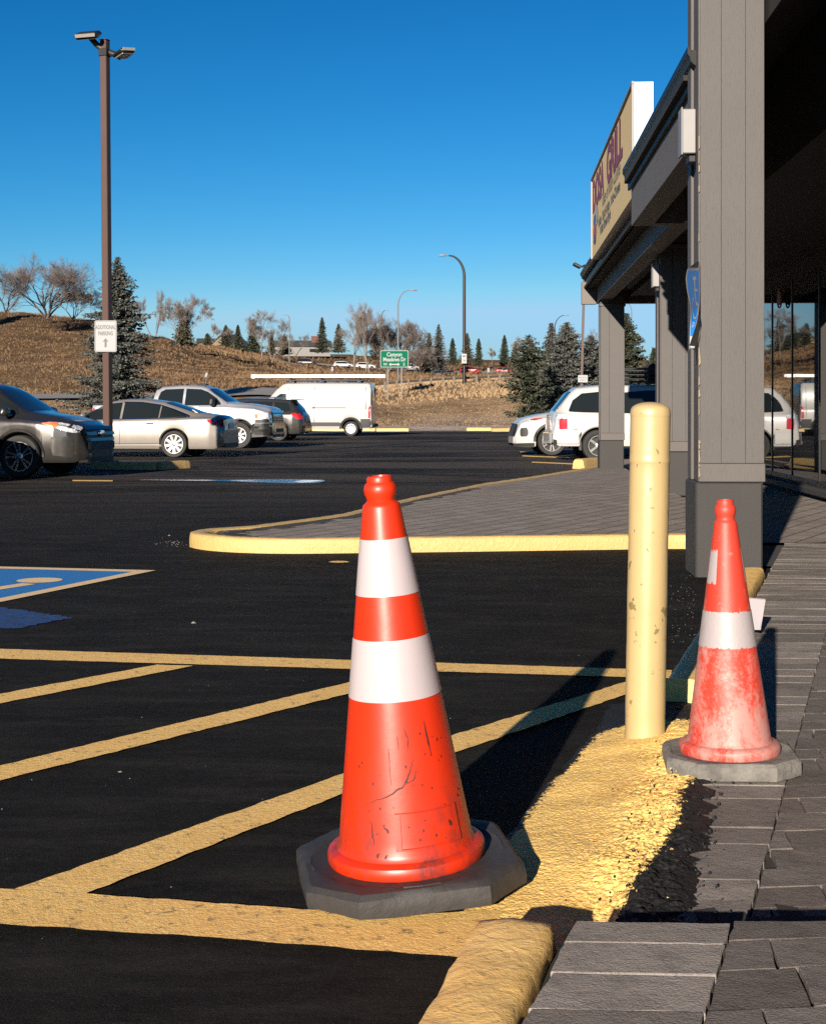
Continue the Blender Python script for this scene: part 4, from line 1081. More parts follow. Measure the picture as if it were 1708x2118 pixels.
# ---- rooftop sign cabinet
XS, YN, YF, ZB, ZT = 1.60, 16.7, 23.8, 3.86, 4.975
ss = empty('rooftop_sign', B(XS, YN, ZB)); tag(ss, 'long cream rooftop sign box with maroon lettering and white ends', 'sign')
mb = MB(); bbox(mb, XS+.012, XS+.23, YN, YF, ZB-.2, ZT-.01); mb.build('cabinet', M['cab_white'], ss, smooth=30, world=True)
mb = MB()
for y0, y1, z0, z1 in ((YN,YF,ZT-.035,ZT),(YF-.05,YF,ZB-.2,ZT-.035),(YN,YN+.04,ZB-.2,ZT-.035)): bbox(mb, XS-.02, XS+.012, y0, y1, z0, z1, .004)
mb.build('frame', M['white_metal'], ss, smooth=30, world=True)
mb = MB(); mb.poly([B(XS+.004,YN+.04,ZB-.2),B(XS+.004,YN+.04,ZT-.035),B(XS+.004,YF-.05,ZT-.035),B(XS+.004,YF-.05,ZB-.2)]); mb.build('sign_face', M['sign_cream'], ss, world=True)
SM = lambda y, z: frame_M(B(XS-.004, y, z), (-SL,-1,0), (0,0,1))
L0 = YF-.12                              # left margin of the lettering as it is read
def word(mb, s, dist, z, size, sx, **k): text_mesh(mb, s, size, SM(L0-dist, z), align='LEFT', sx=sx, **k)
mb = MB(); word(mb, 'D', .10, 4.60, .68, 1.28, bold=.026); mb.build('lettering', M['red_letters'], ss, world=True)
mb = MB(); word(mb, 'OSA', .78, 4.60, .68, 1.26, bold=.026); mb.build('lettering', M['maroon'], ss, world=True); mb = MB(); word(mb, 'GRILL', 3.05, 4.60, .72, 1.36, bold=.026); mb.build('lettering', M['maroon'], ss, world=True)
mb = MB(); word(mb, 'Taste of Indian Cuisine', 2.1, 4.28, .27, 1.25, shear=.35); mb.build('lettering', M['brown_ink'], ss, world=True); mb = MB(); word(mb, 'Indian . South Indian . Indo-Chinese', 1.35, 4.06, .20, 1.35, bold=.004); mb.build('lettering', M['brown_ink'], ss, world=True); mb = MB(); word(mb, 'Indian Street Style', 1.75, 3.90, .20, 1.35, bold=.004)
mb.build('lettering', M['brown_ink'], ss, world=True)
mb = MB()
def disc(cx, cz, rx, rz, mi, off=.0): 
    Mx = SM(L0-cx, cz); mb.poly([Mx @ Vector((rx*math.cos(a), rz*math.sin(a), off)) for a in np.linspace(0,2*math.pi,22,endpoint=False)], mi)
disc(.95,4.25,.35,.16,2); disc(.62,4.20,.26,.10,0,.001); disc(.62,4.02,.30,.12,1,.002); disc(.62,3.90,.24,.07,0,.003)
mb.build('round_motif', [M['motif_blue'], M['motif_red'], M['motif_pale']], ss, world=True)
# ================================================================== vehicles (x forward, y left, z up)
ip = lambda x, pts: float(np.interp(x, [p[0] for p in pts], [p[1] for p in pts]))
class Car:
    def __init__(s, **k):
        s.__dict__.update(dict(sill=.26, arch=.40, R=.34, hw=.22, crown=.05, step=.07, tuck=.035), **k)
        s.x0, s.x1 = s.top[0][0], s.top[-1][0]
    def bot(s, x):
        z = s.sill
        e = min(x-s.x0, s.x1-x); z += max(0, (.22-e))*.35
        for xw in (s.xr, s.xf):
            d = abs(x-xw)
            if d < s.arch: z = max(z, s.R + math.sqrt(s.arch**2-d*d))
        return z
    def section(s, x):
        zt, zb, w, wr = ip(x,s.top), ip(x,s.belt), ip(x,s.plan), ip(x,s.roofw)
        zb = min(zb, zt-.02); zs = min(s.bot(x), zb-.04); g = zt-zb
        zr = zb + g*max(.5, 1-s.crown*1.6/max(g,.01)); wr = min(wr, w-.02)
        wg = wr + (w-.03-wr)*max(0, 1-g/.12) if g < .12 else wr
        return [(w-.05,zs),(w-.012,zs+.10*(zb-zs)),(w,zs+.55*(zb-zs)),(w-.004,zs+.80*(zb-zs)),(w-.015,zb-.03),(w-.034,zb),
                (w-.05,zb+.02*g),(wg+(w-.05-wg)*.48,zb+(zr-zb)*.55),(wg,zr),(wg-.07,zr+(zt-zr)*.62),(wg*.5,zt-(zt-zr)*.12),(0,zt)]
    def y_at(s, x, z):
        p = s.section(x)
        for (ya,za),(yb,zb) in zip(p, p[1:]):
            if za <= z <= zb and zb > za: return ya+(yb-ya)*(z-za)/(zb-za)
        return p[0][0] if z < p[0][1] else p[8][0]
    def stations(s):
        xs = set(np.round(np.arange(s.x0, s.x1, s.step), 4)) | {p[0] for p in s.top+s.belt+s.plan}
        for xw in (s.xr, s.xf): xs |= {round(xw+s.arch*c, 4) for c in np.cos(np.linspace(0,math.pi,17))} | {xw-s.arch-.002, xw+s.arch+.002}
        xs = sorted(x for x in xs if s.x0 <= x <= s.x1); xs[0] = s.x0
        return xs + ([s.x1] if xs[-1] < s.x1 else [])
    def body_mb(s):
        mb = MB(); rows = []
        for x in s.stations():
            p = s.section(x); rows.append([(x,-y,z) for y,z in p] + [(x,y,z) for y,z in p[-2::-1]])
        mb.grid(rows); mb.poly(rows[0][::-1]); mb.poly(rows[-1]); return mb
    def side(s, mb, prof, off=.006, sides=(-1,1), m=4, step=.07, mi=0):
        """prof: [(x, zlo, zhi), ...]"""
        xs = sorted(set([p[0] for p in prof]) | set(np.arange(prof[0][0], prof[-1][0], step)))
        for sd in sides:
            rows = []
            for x in xs:
                lo, hi = ip(x,[(p[0],p[1]) for p in prof]), ip(x,[(p[0],p[2]) for p in prof])
                rows.append([(x, sd*(s.y_at(x, lo+(hi-lo)*k/m)+off), lo+(hi-lo)*k/m) for k in range(m+1)])
            mb.grid(rows if sd < 0 else rows[::-1], mi)
    def deck(s, mb, xa, xb, f0, f1, off=.006, n=8, mi=0):
        """strip of the upper surface between xa and xb; f0,f1: half-width fraction at both ends (windscreens, bonnet marks)"""
        rows = []
        for i in range(n+1):
            x = xa+(xb-xa)*i/n; p = s.section(x)[8:]; f = f0+(f1-f0)*i/n; row = []
            ys = [q[0] for q in p][::-1]; zs = [q[1] for q in p][::-1]
            for t in np.linspace(-f, f, 11): y = t*p[0][0]; row.append((x, y, float(np.interp(abs(y), ys, zs))))
            rows.append(row)
        dx = (rows[-1][5][0]-rows[0][5][0]); dz = rows[-1][5][2]-rows[0][5][2]; l = math.hypot(dx,dz); nx, nz = -dz/l*np.sign(dx), abs(dx)/l
        mb.grid([[(a+nx*off,b,c+nz*off) for a,b,c in r] for r in rows], mi)
    def face(s, mb, poly_rows, front=True, off=.012, mi=0, n=9):
        """patch on the nose or tail: [(z, y0, y1), ...] wrapped round the plan outline"""
        zx = [(x,z) for x,z in s.top if (x > s.x1-.5 if front else x < s.x0+.5)]; rows = []
        for z, y0, y1 in poly_rows:
            row = []
            for y in np.linspace(y0, y1, n):
                pl = [(w,x) for x,w in s.plan if (x > 0) == front]; pl.sort()
                xp = ip(abs(y)*1.02, pl); zt = sorted((zz,xx) for xx,zz in zx)
                xz = ip(z, zt) if z > zt[0][0] else (s.x1 if front else s.x0)
                x = min(xp,xz)+off if front else max(xp,xz)-off
                row.append((x,y,z))
            rows.append(row)
        mb.grid(rows if front else [r[::-1] for r in rows], mi)
    def arch_band(s, mb, xw, w, off=.008, a0=0, a1=math.pi, sides=(-1,1), flare=.02):
        for sd in sides:
            rows = []
            for a in np.linspace(a0, a1, 21):
                r = []
                for k, o in ((s.arch-.012,flare*.3),(s.arch+.004,flare),(s.arch+w*.8,flare),(s.arch+w,off)):
                    x, z = xw+k*math.cos(a), s.R+k*math.sin(a); x = min(max(x,s.x0+.02),s.x1-.02)
                    r.append((x, sd*(s.y_at(min(max(x, s.x0+.05),s.x1-.05), max(z,.3)+.02)+o), z))
                rows.append(r)
            mb.grid(rows if sd > 0 else rows[::-1])
def wheel(parent, x, y, Rw, w, sd, rimf=.70, spokes=5, style='twin', rim_mat='rim', rz=0.0):
    T = Matrix.Translation((x,y,Rw)) @ Matrix.Rotation(math.pi/2*(1 if sd < 0 else -1), 4, 'X') @ Matrix.Rotation(rz, 4, 'Z')
    r = Rw*rimf; h = w/2                        # local z points outwards
    mb = MB(); mb.lathe([(r*.98,-h),(Rw*.93,-h),(Rw*.99,-h*.78),(Rw,-h*.5),(Rw,h*.5),(Rw*.99,h*.78),(Rw*.95,h*.97),(r*1.12,h*1.0),(r*1.0,h*.86),(r*.98,h*.7)], 40, T)
    t = mb.build('wheel', M['tyre'], parent, smooth=40)
    mb = MB(); mb.lathe([(r*1.0,h*.84),(r*.985,h*.93),(r*.93,h*.93),(r*.91,h*.75),(r*.90,h*.1)], 40, T)
    for k in range(spokes):
        a = 2*math.pi*k/spokes
        for da in ((-.17,.17) if style == 'twin' else (0,)):
            c0, c1 = a+da*1.6, a+da*1.15; wd = .055 if style == 'twin' else .10
            p0, p1 = Vector((r*.16*math.cos(c0), r*.16*math.sin(c0), h*.72)), Vector((r*.94*math.cos(c1), r*.94*math.sin(c1), h*.80))
            d = (p1-p0).normalized(); n = Vector((-d.y,d.x,0)).normalized()*r*wd
            vs = [p0-n,p0+n,p1+n*1.3,p1-n*1.3]; vs = [T @ v for v in vs] + [T @ (v-Vector((0,0,.035))) for v in vs]
            mb.add(vs, [(0,1,2,3),(4,7,6,5),(0,3,7,4),(1,5,6,2),(0,4,5,1),(3,2,6,7)])
    mb.lathe([(r*.26,h*.55),(r*.25,h*.76),(r*.18,h*.82),(.001,h*.82)], 20, T)
    mb.build('rim', M[rim_mat], t, smooth=35)
    mb = MB(); mb.lathe([(.001,h*.25),(r*.91,h*.25)], 28, T); mb.build('brake_disc', M['hub'], t)
    return t
def car_base(name, label, loc, rz, s, mat, cat='car', group='vehicles parked in the lot', under=True, smooth=38):
    root = empty(name, loc, rz); tag(root, label, cat, group)
    body = s.body_mb().build('body', M[mat], root, smooth=smooth)
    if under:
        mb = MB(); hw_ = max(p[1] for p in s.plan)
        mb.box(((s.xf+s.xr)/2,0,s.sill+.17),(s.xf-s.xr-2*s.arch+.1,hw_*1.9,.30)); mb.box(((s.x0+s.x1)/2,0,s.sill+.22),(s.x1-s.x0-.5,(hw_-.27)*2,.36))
        for xw in (s.xf,s.xr): mb.box((xw,0,s.R+.22),(s.arch*2-.02,(hw_-.30)*2,.5))  # dark boxes stand in for the shade inside the wheel wells
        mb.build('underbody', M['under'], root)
    return root, body
def lines_mb(s, segs, w=.012, sides=(-1,1)):
    mb = MB()
    for xa, za, xb, zb in segs:
        if abs(xb-xa) < .02: s.side(mb, [(xa-w/2,za,zb),(xa+w/2,za,zb)], .004, sides, 8)
        else:
            for k in range(6):
                a, b = xa+(xb-xa)*k/6, xa+(xb-xa)*(k+1)/6; za_, zb_ = za+(zb-za)*k/6, za+(zb-za)*(k+1)/6
                s.side(mb, [(a,za_-w/2,za_+w/2),(b,zb_-w/2,zb_+w/2)], .004, sides, 1)
    return mb
def panes(s, root, prof):
    for sd in (-1,1):
        mb = MB(); s.side(mb, prof, .006, (sd,)); mb.build('window', M['glass'], root, smooth=60)
def handle(s, x, z, parent, mat, sides=(-1,1)):
    for sd in sides:
        mb = MB(); mb.box((x, sd*(s.y_at(x,z)+.018), z), (.20,.03,.032), None, .012); mb.build('door_handle', M[mat], parent, smooth=40)
def mirror(s, x, z, root, mat, size=(.14,.24,.17), sides=(-1,1)):
    for sd in sides:
        y = s.y_at(x,z); mb = MB(); mb.box((x, sd*(y+.16), z+.08), size, None, .05); mb.box((x+.03, sd*(y+.03), z+.02), (.08,.12,.05), None, .01); mb.build('wing_mirror', M[mat], root, smooth=50)
def place(px, d, local, heading):
    """world origin so that LOCAL (x,y) stands at pixel column px, distance d"""
    c, s_ = math.cos(heading), math.sin(heading); X = (px-CX)/F*d
    return (X - (local[0]*c-local[1]*s_), d - (local[0]*s_+local[1]*c), 0)

# ---------------------------------------------------------------- taupe crossover cut by the frame
A10 = R(-9.5)
s = Car(top=[(-2.34,.75),(-2.30,1.02),(-2.2,1.15),(-1.75,1.60),(-1.3,1.68),(0,1.70),(.40,1.655),(.62,1.57),(1.18,1.20),(1.28,1.165),(1.75,1.085),(2.05,1.0),(2.2,.92),(2.27,.80),(2.31,.62),(2.33,.45)],
        belt=[(-2.34,.72),(-2,1.08),(0,1.04),(1.2,1.02),(1.7,.97),(2.05,.90),(2.2,.82),(2.33,.40)],
        plan=[(-2.34,.72),(-2.2,.86),(-1.6,.955),(1.0,.955),(1.5,.965),(1.8,.94),(2.02,.87),(2.18,.77),(2.28,.66),(2.33,.56)],
        roofw=[(-2.34,.6),(-1.5,.66),(0,.68),(.6,.66),(1.2,.74),(2.0,.72),(2.33,.4)], xf=1.17, xr=-1.60, R=.375, arch=.435, sill=.27, crown=.06, step=.05)
root, body = car_base('parked_suv', 'taupe crossover with three bar chrome grille cut off by the photo edge', place(45,25.4,(1.17,-.82),A10), A10, s, 'p_taupe')
for x in (1.17,-1.60):
    for sd in (-1,1): wheel(root, x, sd*.83, .375, .24, sd, .70, 5, 'twin', rz=.5)
mb = MB(); s.deck(mb, .50, 1.20, .93, .90, .006); mb.build('windscreen', M['glass'], root, smooth=60)
panes(s, root, [(-.55,1.09,1.52),(.35,1.08,1.56),(.62,1.09,1.46),(1.02,1.10,1.24),(1.10,1.11,1.13)]); panes(s, root, [(-1.7,1.12,1.18),(-1.5,1.11,1.50),(-.65,1.10,1.53)])
for sd in (-1,1):
    mb = MB(); s.side(mb, [(1.60,.955,.965),(1.72,.91,.985),(1.88,.855,.972),(2.02,.81,.945),(2.13,.79,.915),(2.20,.80,.885)], .008, (sd,)); h = mb.build('headlight', M['lamp'], root, smooth=50)
    mb = MB(); s.side(mb, [(1.60,.957,.963),(1.72,.915,.98),(1.83,.875,.972),(1.87,.90,.95)], .012, (sd,)); mb.build('turn_signal', M['amber'], h, smooth=50)
    mb = MB(); s.side(mb, [(1.78,.50,.66),(1.795,.40,.70),(2.10,.36,.72),(2.12,.40,.69)], .008, (sd,)); mb.build('bumper_pocket', M['p_taupe'], root, smooth=50)
    mb = MB(); s.side(mb, [(1.76,.54,.69),(1.79,.42,.71)], .007, (sd,)); s.side(mb, [(1.76,.695,.715),(2.08,.715,.73)], .007, (sd,)); mb.build('pocket_shadow_gap', M['trim'], root)
g = MB(); s.face(g, [(.56,-.62,.62),(.70,-.64,.64),(.90,-.66,.66)], True, .006); grille = g.build('grille', M['trim'], root, smooth=50)
for z0, z1 in ((.845,.90),(.745,.80),(.64,.695)):
    mb = MB(); s.face(mb, [(z0,-.63,.63),(z0+.012,-.65,.65),(z1-.012,-.66,.66),(z1,-.64,.64)], True, .03, n=17); mb.build('grille_bar', M['dark_chrome'], grille, smooth=50)
mb = MB(); s.face(mb, [(.36,-.60,.60),(.50,-.60,.60)], True, .008); mb.build('lower_intake', M['trim'], root)
mb = MB(); s.face(mb, [(.50,-.62,.62),(.53,-.63,.63),(.625,-.63,.63)], True, .028, n=15); mb.build('bumper_bar', M['clad'], root, smooth=50)
mb = MB(); s.face(mb, [(.27,-.62,.62),(.36,-.60,.60)], True, .008); mb.build('chin_spoiler', M['clad'], root, smooth=50)
mb = MB(); bx_ = s.x1-.01; T = Matrix.Translation((2.285,0,.775)) @ Matrix.Rotation(math.pi/2,4,'Y') @ Matrix.Rotation(math.pi/2,4,'Z')
mb.lathe([(.001,.055),(1.0,.05),(1.08,.03),(1.1,0)], 28, T @ Matrix.Diagonal((.115,.05,1,1))); mb.build('badge', M['chrome'], grille, smooth=60)
for xw_ in (1.17,-1.60):
    for sd in (-1,1): mb = MB(); s.arch_band(mb, xw_, .05, sides=(sd,)); mb.build('arch_lip', M['p_taupe'], root, smooth=50)
mirror(s, .95, 1.08, root, 'p_taupe')

# ---------------------------------------------------------------- champagne sedan
HL = math.pi + A10
s = Car(top=[(-2.55,.70),(-2.53,.98),(-2.42,1.06),(-2.0,1.12),(-1.75,1.16),(-.95,1.42),(-.4,1.49),(.1,1.49),(.45,1.44),(1.35,1.03),(1.5,1.0),(2.2,.86),(2.45,.72),(2.55,.5)],
        belt=[(-2.55,.68),(-2.3,.98),(-1.3,.97),(0,.94),(1.4,.90),(2.2,.78),(2.55,.46)],
        plan=[(-2.55,.66),(-2.45,.78),(-2.2,.87),(-1.6,.925),(1.4,.925),(2.1,.85),(2.4,.7),(2.55,.5)],
        roofw=[(-2.55,.5),(-1.8,.66),(-.9,.62),(.3,.62),(1.3,.68),(2.55,.4)], xf=1.52, xr=-1.32, R=.34, arch=.385, sill=.22, crown=.055, step=.05)
root, body = car_base('parked_sedan', 'champagne four door saloon parked between the crossover and the pickup', place(362,36.5,(-1.32,.80),HL), HL, s, 'p_beige')
for x in (1.52,-1.32):
    for sd in (-1,1): wheel(root, x, sd*.80, .34, .22, sd, .72, 9, 'single', rz=.2)
mb = MB(); s.deck(mb, .50, 1.36, .93, .88); mb.build('windscreen', M['glass'], root, smooth=60)
mb = MB(); s.deck(mb, -1.85, -1.0, .82, .90); mb.build('rear_window', M['glass'], root, smooth=60)
panes(s, root, [(-1.62,1.035,1.06),(-1.25,1.01,1.20),(-.95,1.0,1.30),(-.93,1.0,1.31)]); panes(s, root, [(-.90,1.0,1.315),(-.4,.985,1.385),(.06,.975,1.395)]); panes(s, root, [(.12,.975,1.395),(.45,.97,1.36),(.95,.965,1.16),(1.2,.965,1.03),(1.25,.965,.985)])
mb = MB(); s.side(mb, [(-1.70,1.015,1.04),(-1.3,.985,1.005),(0,.958,.976),(1.28,.948,.966)], .010, m=1); s.side(mb, [(-1.68,1.03,1.065),(-1.25,1.195,1.225),(-.9,1.31,1.335),(-.4,1.383,1.405),(.1,1.393,1.412)], .010, m=1); mb.build('window_trim', M['chrome'], root, smooth=50)
lines_mb(s, [(.10,.32,.10,.96),(-1.0,.45,-.92,.97),(1.12,.32,1.12,.93),(-.98,.36,1.1,.34)]).build('door_gap', M['trim'], root)
handle(s, -.70, .86, root, 'chrome'); handle(s, .38, .85, root, 'chrome')
mb = MB(); s.side(mb, [(-1.0,.275,.33),(1.05,.275,.32)], .008, m=2); mb.build('sill_trim', M['p_beige'], root, smooth=50)
for sd in (-1,1):
    mb = MB(); s.side(mb, [(-2.52,.80,.94),(-2.45,.79,.965),(-2.32,.82,.965),(-2.18,.90,.955)], .010, (sd,)); s.face(mb, [(.80,sd*.40,sd*.66),(.94,sd*.40,sd*.66)] if sd > 0 else [(.80,sd*.66,sd*.40),(.94,sd*.66,sd*.40)], False, .012); mb.build('tail_light', M['tail'], root, smooth=50)
mb = MB(); s.face(mb, [(.72,-.2,.2),(.86,-.2,.2)], False, .014); mb.build('number_plate', M['plate'], root)
mb = MB(); s.face(mb, [(.24,-.6,.6),(.36,-.62,.62)], False, .012); mb.build('bumper_insert', M['trim'], root)
mirror(s, 1.05, .97, root, 'p_beige', (.13,.22,.14))
mb = MB(); mb.box((-1.62,0,1.285),(.18,.03,.05),None,.012); mb.build('antenna_fin', M['p_beige'], root)

sedan_root = root
nb = copy_tree(sedan_root); nb.location = (-9.6, 23.6, 0); nb.rotation_euler = (0,0,HL)
nb['label'] = 'champagne saloon in the stall next to the taupe crossover, beyond the photo edge'
# ---------------------------------------------------------------- silver pickup
s = Car(top=[(-2.95,.80),(-2.94,1.30),(-2.9,1.375),(-.98,1.39),(-.97,1.40),(-.86,1.86),(-.70,1.965),(0,2.01),(.62,1.98),(.80,1.93),(1.42,1.50),(1.5,1.46),(2.2,1.40),(2.72,1.31),(2.86,1.24),(2.91,1.05),(2.93,.75)],
        belt=[(-2.95,.78),(-2.9,1.33),(-.98,1.33),(.6,1.31),(1.5,1.30),(2.4,1.24),(2.84,1.12),(2.93,.7)],
        plan=[(-2.95,.93),(-2.8,.98),(-1,.99),(1.5,.99),(2.3,.99),(2.72,.95),(2.86,.86),(2.93,.74)],
        roofw=[(-2.95,.93),(-.98,.93),(-.8,.70),(.6,.72),(1.4,.80),(1.6,.86),(2.93,.66)], xf=1.92, xr=-1.72, R=.41, arch=.50, sill=.50, crown=.06)
root, body = car_base('pickup_truck', 'silver crew cab pickup with heavy chrome front bumper and black bed cover', place(496,45.5,(1.92,-.86),A10), A10, s, 'p_silver', 'pickup truck')
for x in (1.92,-1.72):
    for sd in (-1,1): wheel(root, x, sd*.86, .41, .27, sd, .60, 8, 'single', rz=.3)
mb = MB(); s.deck(mb, .86, 1.44, .93, .90); mb.build('windscreen', M['glass'], root, smooth=60)
panes(s, root, [(-.76,1.37,1.60),(-.70,1.36,1.78),(-.55,1.355,1.86),(.06,1.35,1.88)]); panes(s, root, [(.14,1.35,1.88),(.62,1.35,1.86),(.85,1.35,1.78),(1.15,1.36,1.58),(1.30,1.37,1.42)])
mb = MB(); mb.box((-1.93,0,1.405),(1.86,1.84,.05),None,.02); mb.build('bed_cover', M['trim'], root, smooth=40)
lines_mb(s, [(-.94,.55,-.94,1.34),(.10,.55,.10,1.34),(1.32,.62,1.32,1.34),(-2.62,1.18,-.98,1.18)], .012).build('door_gap', M['trim'], root)
handle(s, -.6, 1.17, root, 'p_silver'); handle(s, .4, 1.17, root, 'p_silver')
for sd in (-1,1):
    mb = MB(); s.side(mb, [(-2.94,.92,1.26),(-2.84,.92,1.27)], .010, (sd,)); mb.build('tail_light', M['tail'], root, smooth=50)
    mb = MB(); s.side(mb, [(2.42,1.0,1.06),(2.46,.94,1.12),(2.60,.92,1.13),(2.82,.93,1.11),(2.90,.95,1.06)], .012, (sd,)); hl = mb.build('headlight', M['lamp'], root, smooth=50)
    mb = MB(); s.side(mb, [(2.42,1.0,1.06),(2.46,.95,1.11),(2.53,.95,1.11)], .016, (sd,)); mb.build('turn_signal', M['amber'], hl, smooth=50)
    mb = MB(); s.side(mb, [(2.45,.80,.90),(2.90,.80,.93)], .010, (sd,)); mb.build('lamp_surround', M['trim'], root, smooth=50)
g = MB(); s.face(g, [(.80,-.66,.66),(1.15,-.70,.70)], True, .010); grille = g.build('grille', M['trim'], root, smooth=50)
for k in range(6):
    z = .83+.055*k; mb = MB(); s.face(mb, [(z,-.64,.64),(z+.02,-.65,.65)], True, .03); mb.build('grille_bar', M['chrome'], grille)
mb = MB(); s.face(mb, [(.78,-.70,.70),(.81,-.72,.72)], True, .04); s.face(mb, [(1.15,-.72,.72),(1.18,-.72,.72)], True, .04); mb.build('grille_surround', M['chrome'], grille)
mb = MB(); s.side(mb, [(2.30,.50,.72),(2.42,.44,.79),(2.75,.44,.79),(2.93,.46,.79)], .035); s.face(mb, [(.44,-.78,.78),(.50,-.80,.80),(.72,-.80,.80),(.79,-.78,.78)], True, .06, n=17); bp = mb.build('front_bumper', M['chrome'], root, smooth=50)
mb = MB(); s.side(mb, [(2.56,.57,.66),(2.62,.54,.69),(2.80,.54,.69),(2.86,.57,.66)], .045); s.face(mb, [(.50,-.42,.42),(.62,-.44,.44)], True, .068); mb.build('bumper_recess', M['trim'], bp, smooth=50)
mb = MB(); s.side(mb, [(2.2,.34,.46),(2.9,.38,.46)], .0); s.face(mb, [(.34,-.75,.75),(.45,-.75,.75)], True, .03); mb.build('air_dam', M['trim'], root)
mirror(s, 1.08, 1.38, root, 'trim', (.16,.26,.26))
mb = MB(); [mb.box((-1.0+.0+.75+.0+k*.0, y, 2.03),(.07,.16,.035),None,.015) for k in (0,) for y in (-.5,0,.5)]; mb.box((.55,-.4,2.015),(.35,.25,.05),None,.02); mb.build('roof_marker', M['trim'], root, smooth=40)
mb = MB(); s.side(mb, [(1.55,1.20,1.24),(1.95,1.205,1.235)], .010, m=1); mb.build('badge', M['trim'], root)
mb = MB(); mb.tube([(1.50,-.80,1.35),(1.48,-.80,2.10)], .006, 5); mb.build('antenna', M['trim'], root)

# ---------------------------------------------------------------- dark compact crossover, tail to the aisle
s = Car(top=[(-2.38,.74),(-2.36,1.02),(-2.30,1.12),(-1.92,1.55),(-1.88,1.62),(-1.2,1.67),(0,1.69),(.5,1.64),(1.25,1.15),(1.4,1.10),(2.1,.95),(2.3,.75),(2.38,.5)],
        belt=[(-2.38,.72),(-2.2,1.08),(0,1.02),(1.3,.98),(2.1,.84),(2.38,.46)],
        plan=[(-2.38,.70),(-2.28,.82),(-2.0,.90),(-1.5,.92),(1.5,.92),(2.1,.82),(2.38,.52)],
        roofw=[(-2.38,.62),(-1.9,.62),(0,.66),(1.2,.7),(2.38,.4)], xf=1.40, xr=-1.45, R=.36, arch=.41, sill=.27)
root, body = car_base('parked_suv', 'dark charcoal crossover with red tail light half hidden behind the silver pickup', place(577,57,(-1.45,.80),HL), HL, s, 'p_dark')
for x in (1.40,-1.45):
    for sd in (-1,1): wheel(root, x, sd*.80, .36, .22, sd, .68, 5, 'twin', 'chrome')
mb = MB(); s.deck(mb, .55, 1.26, .93, .9); mb.build('windscreen', M['glass'], root, smooth=60)
panes(s, root, [(-1.92,1.18,1.34),(-1.75,1.15,1.50),(-1.25,1.11,1.53)]); panes(s, root, [(-1.15,1.10,1.52),(-.3,1.08,1.55),(.35,1.07,1.54),(.95,1.06,1.22),(1.1,1.06,1.10)])
mb = MB(); s.side(mb, [(-1.2,1.52,1.55),(-.3,1.55,1.58),(.35,1.54,1.575),(.95,1.24,1.28)], .010, m=1); mb.build('window_trim', M['chrome'], root)
mb = MB(); s.deck(mb, -2.28, -1.96, .86, .90); mb.build('rear_window', M['glass'], root, smooth=60)
mb = MB(); mb.box((-2.0,0,1.625),(.30,1.16,.04),None,.015); mb.build('roof_spoiler', M['p_dark'], root, smooth=40)
for sd in (-1,1):
    mb = MB(); s.side(mb, [(-2.36,.86,1.02),(-2.25,.84,1.08),(-2.10,.92,1.10),(-1.96,1.02,1.09)], .012, (sd,)); mb.build('tail_light', M['tail'], root, smooth=50)
    mb = MB(); mb.tube([(-1.6,sd*.60,1.70),(-.5,sd*.63,1.73),(.3,sd*.62,1.69)], .018, 6); mb.build('roof_rail', M['trim'], root)
mb = MB(); s.face(mb, [(.80,-.22,.22),(.93,-.22,.22)], False, .014); mb.build('number_plate', M['plate'], root)
mb = MB(); s.face(mb, [(.36,-.68,.68),(.42,-.70,.70),(.56,-.70,.70),(.60,-.68,.68)], False, .05); mb.build('rear_bumper', M['p_dark'], root, smooth=50)
for sd in (-1,1): mb = MB(); s.arch_band(mb, -1.45, .05, sides=(sd,)); mb.build('arch_lip', M['p_dark'], root, smooth=50)
mb = MB(); mb.tube([(-2.2,.45,.30),(-2.44,.45,.29)], .035, 10); mb.build('exhaust', M['chrome'], root)

# ---------------------------------------------------------------- white van, its roof rack and ladder
HV = math.pi + R(-4.5)
s = Car(top=[(-2.99,.60),(-2.985,1.6),(-2.95,2.25),(-2.90,2.46),(-2.8,2.52),(0,2.53),(1.05,2.52),(1.25,2.46),(1.55,2.22),(2.15,1.55),(2.3,1.46),(2.75,1.25),(2.92,1.0),(2.98,.6)],
        belt=[(-2.99,.58),(-2.93,1.30),(0,1.30),(1.6,1.28),(2.3,1.22),(2.75,1.05),(2.98,.56)],
        plan=[(-2.99,.96),(-2.95,1.0),(-2.6,1.02),(2.0,1.02),(2.5,.95),(2.8,.8),(2.98,.55)],
        roofw=[(-2.99,.84),(1,.86),(1.6,.84),(2.3,.86),(2.98,.5)], xf=2.02, xr=-2.00, R=.345, arch=.43, sill=.33, crown=.10)
vx = place(726,68,(-2.0,.88),HV)
root, body = car_base('cargo_van', 'tall white windowless cargo van with dark lower cladding', vx, HV, s, 'p_van', 'van')
for x in (2.02,-2.0):
    for sd in (-1,1): wheel(root, x, sd*.88, .345, .22, sd, .66, 10, 'single', rz=.3)
panes(s, root, [(1.05,1.42,2.0),(1.35,1.40,1.98),(1.72,1.38,1.72),(1.95,1.37,1.46)]); mb = MB(); s.deck(mb, 1.30, 2.12, .9, .92); mb.build('windscreen', M['glass'], root, smooth=60)
lines_mb(s, [(.95,.42,.95,2.25),(-.28,.42,-.28,2.30),(-2.70,.9,-2.70,2.30)], .022).build('door_gap', M['clad'], root)
lines_mb(s, [(-1.75,1.33,-.22,1.33)], .035).build('door_rail', M['galv'], root)
mb = MB(); mb.box((-.24, s.y_at(-.24,1.33)+.03, 1.33),(.09,.05,.06),None,.01); mb.box((-.24, -s.y_at(-.24,1.33)-.03, 1.33),(.09,.05,.06),None,.01); mb.build('door_handle', M['trim'], root)
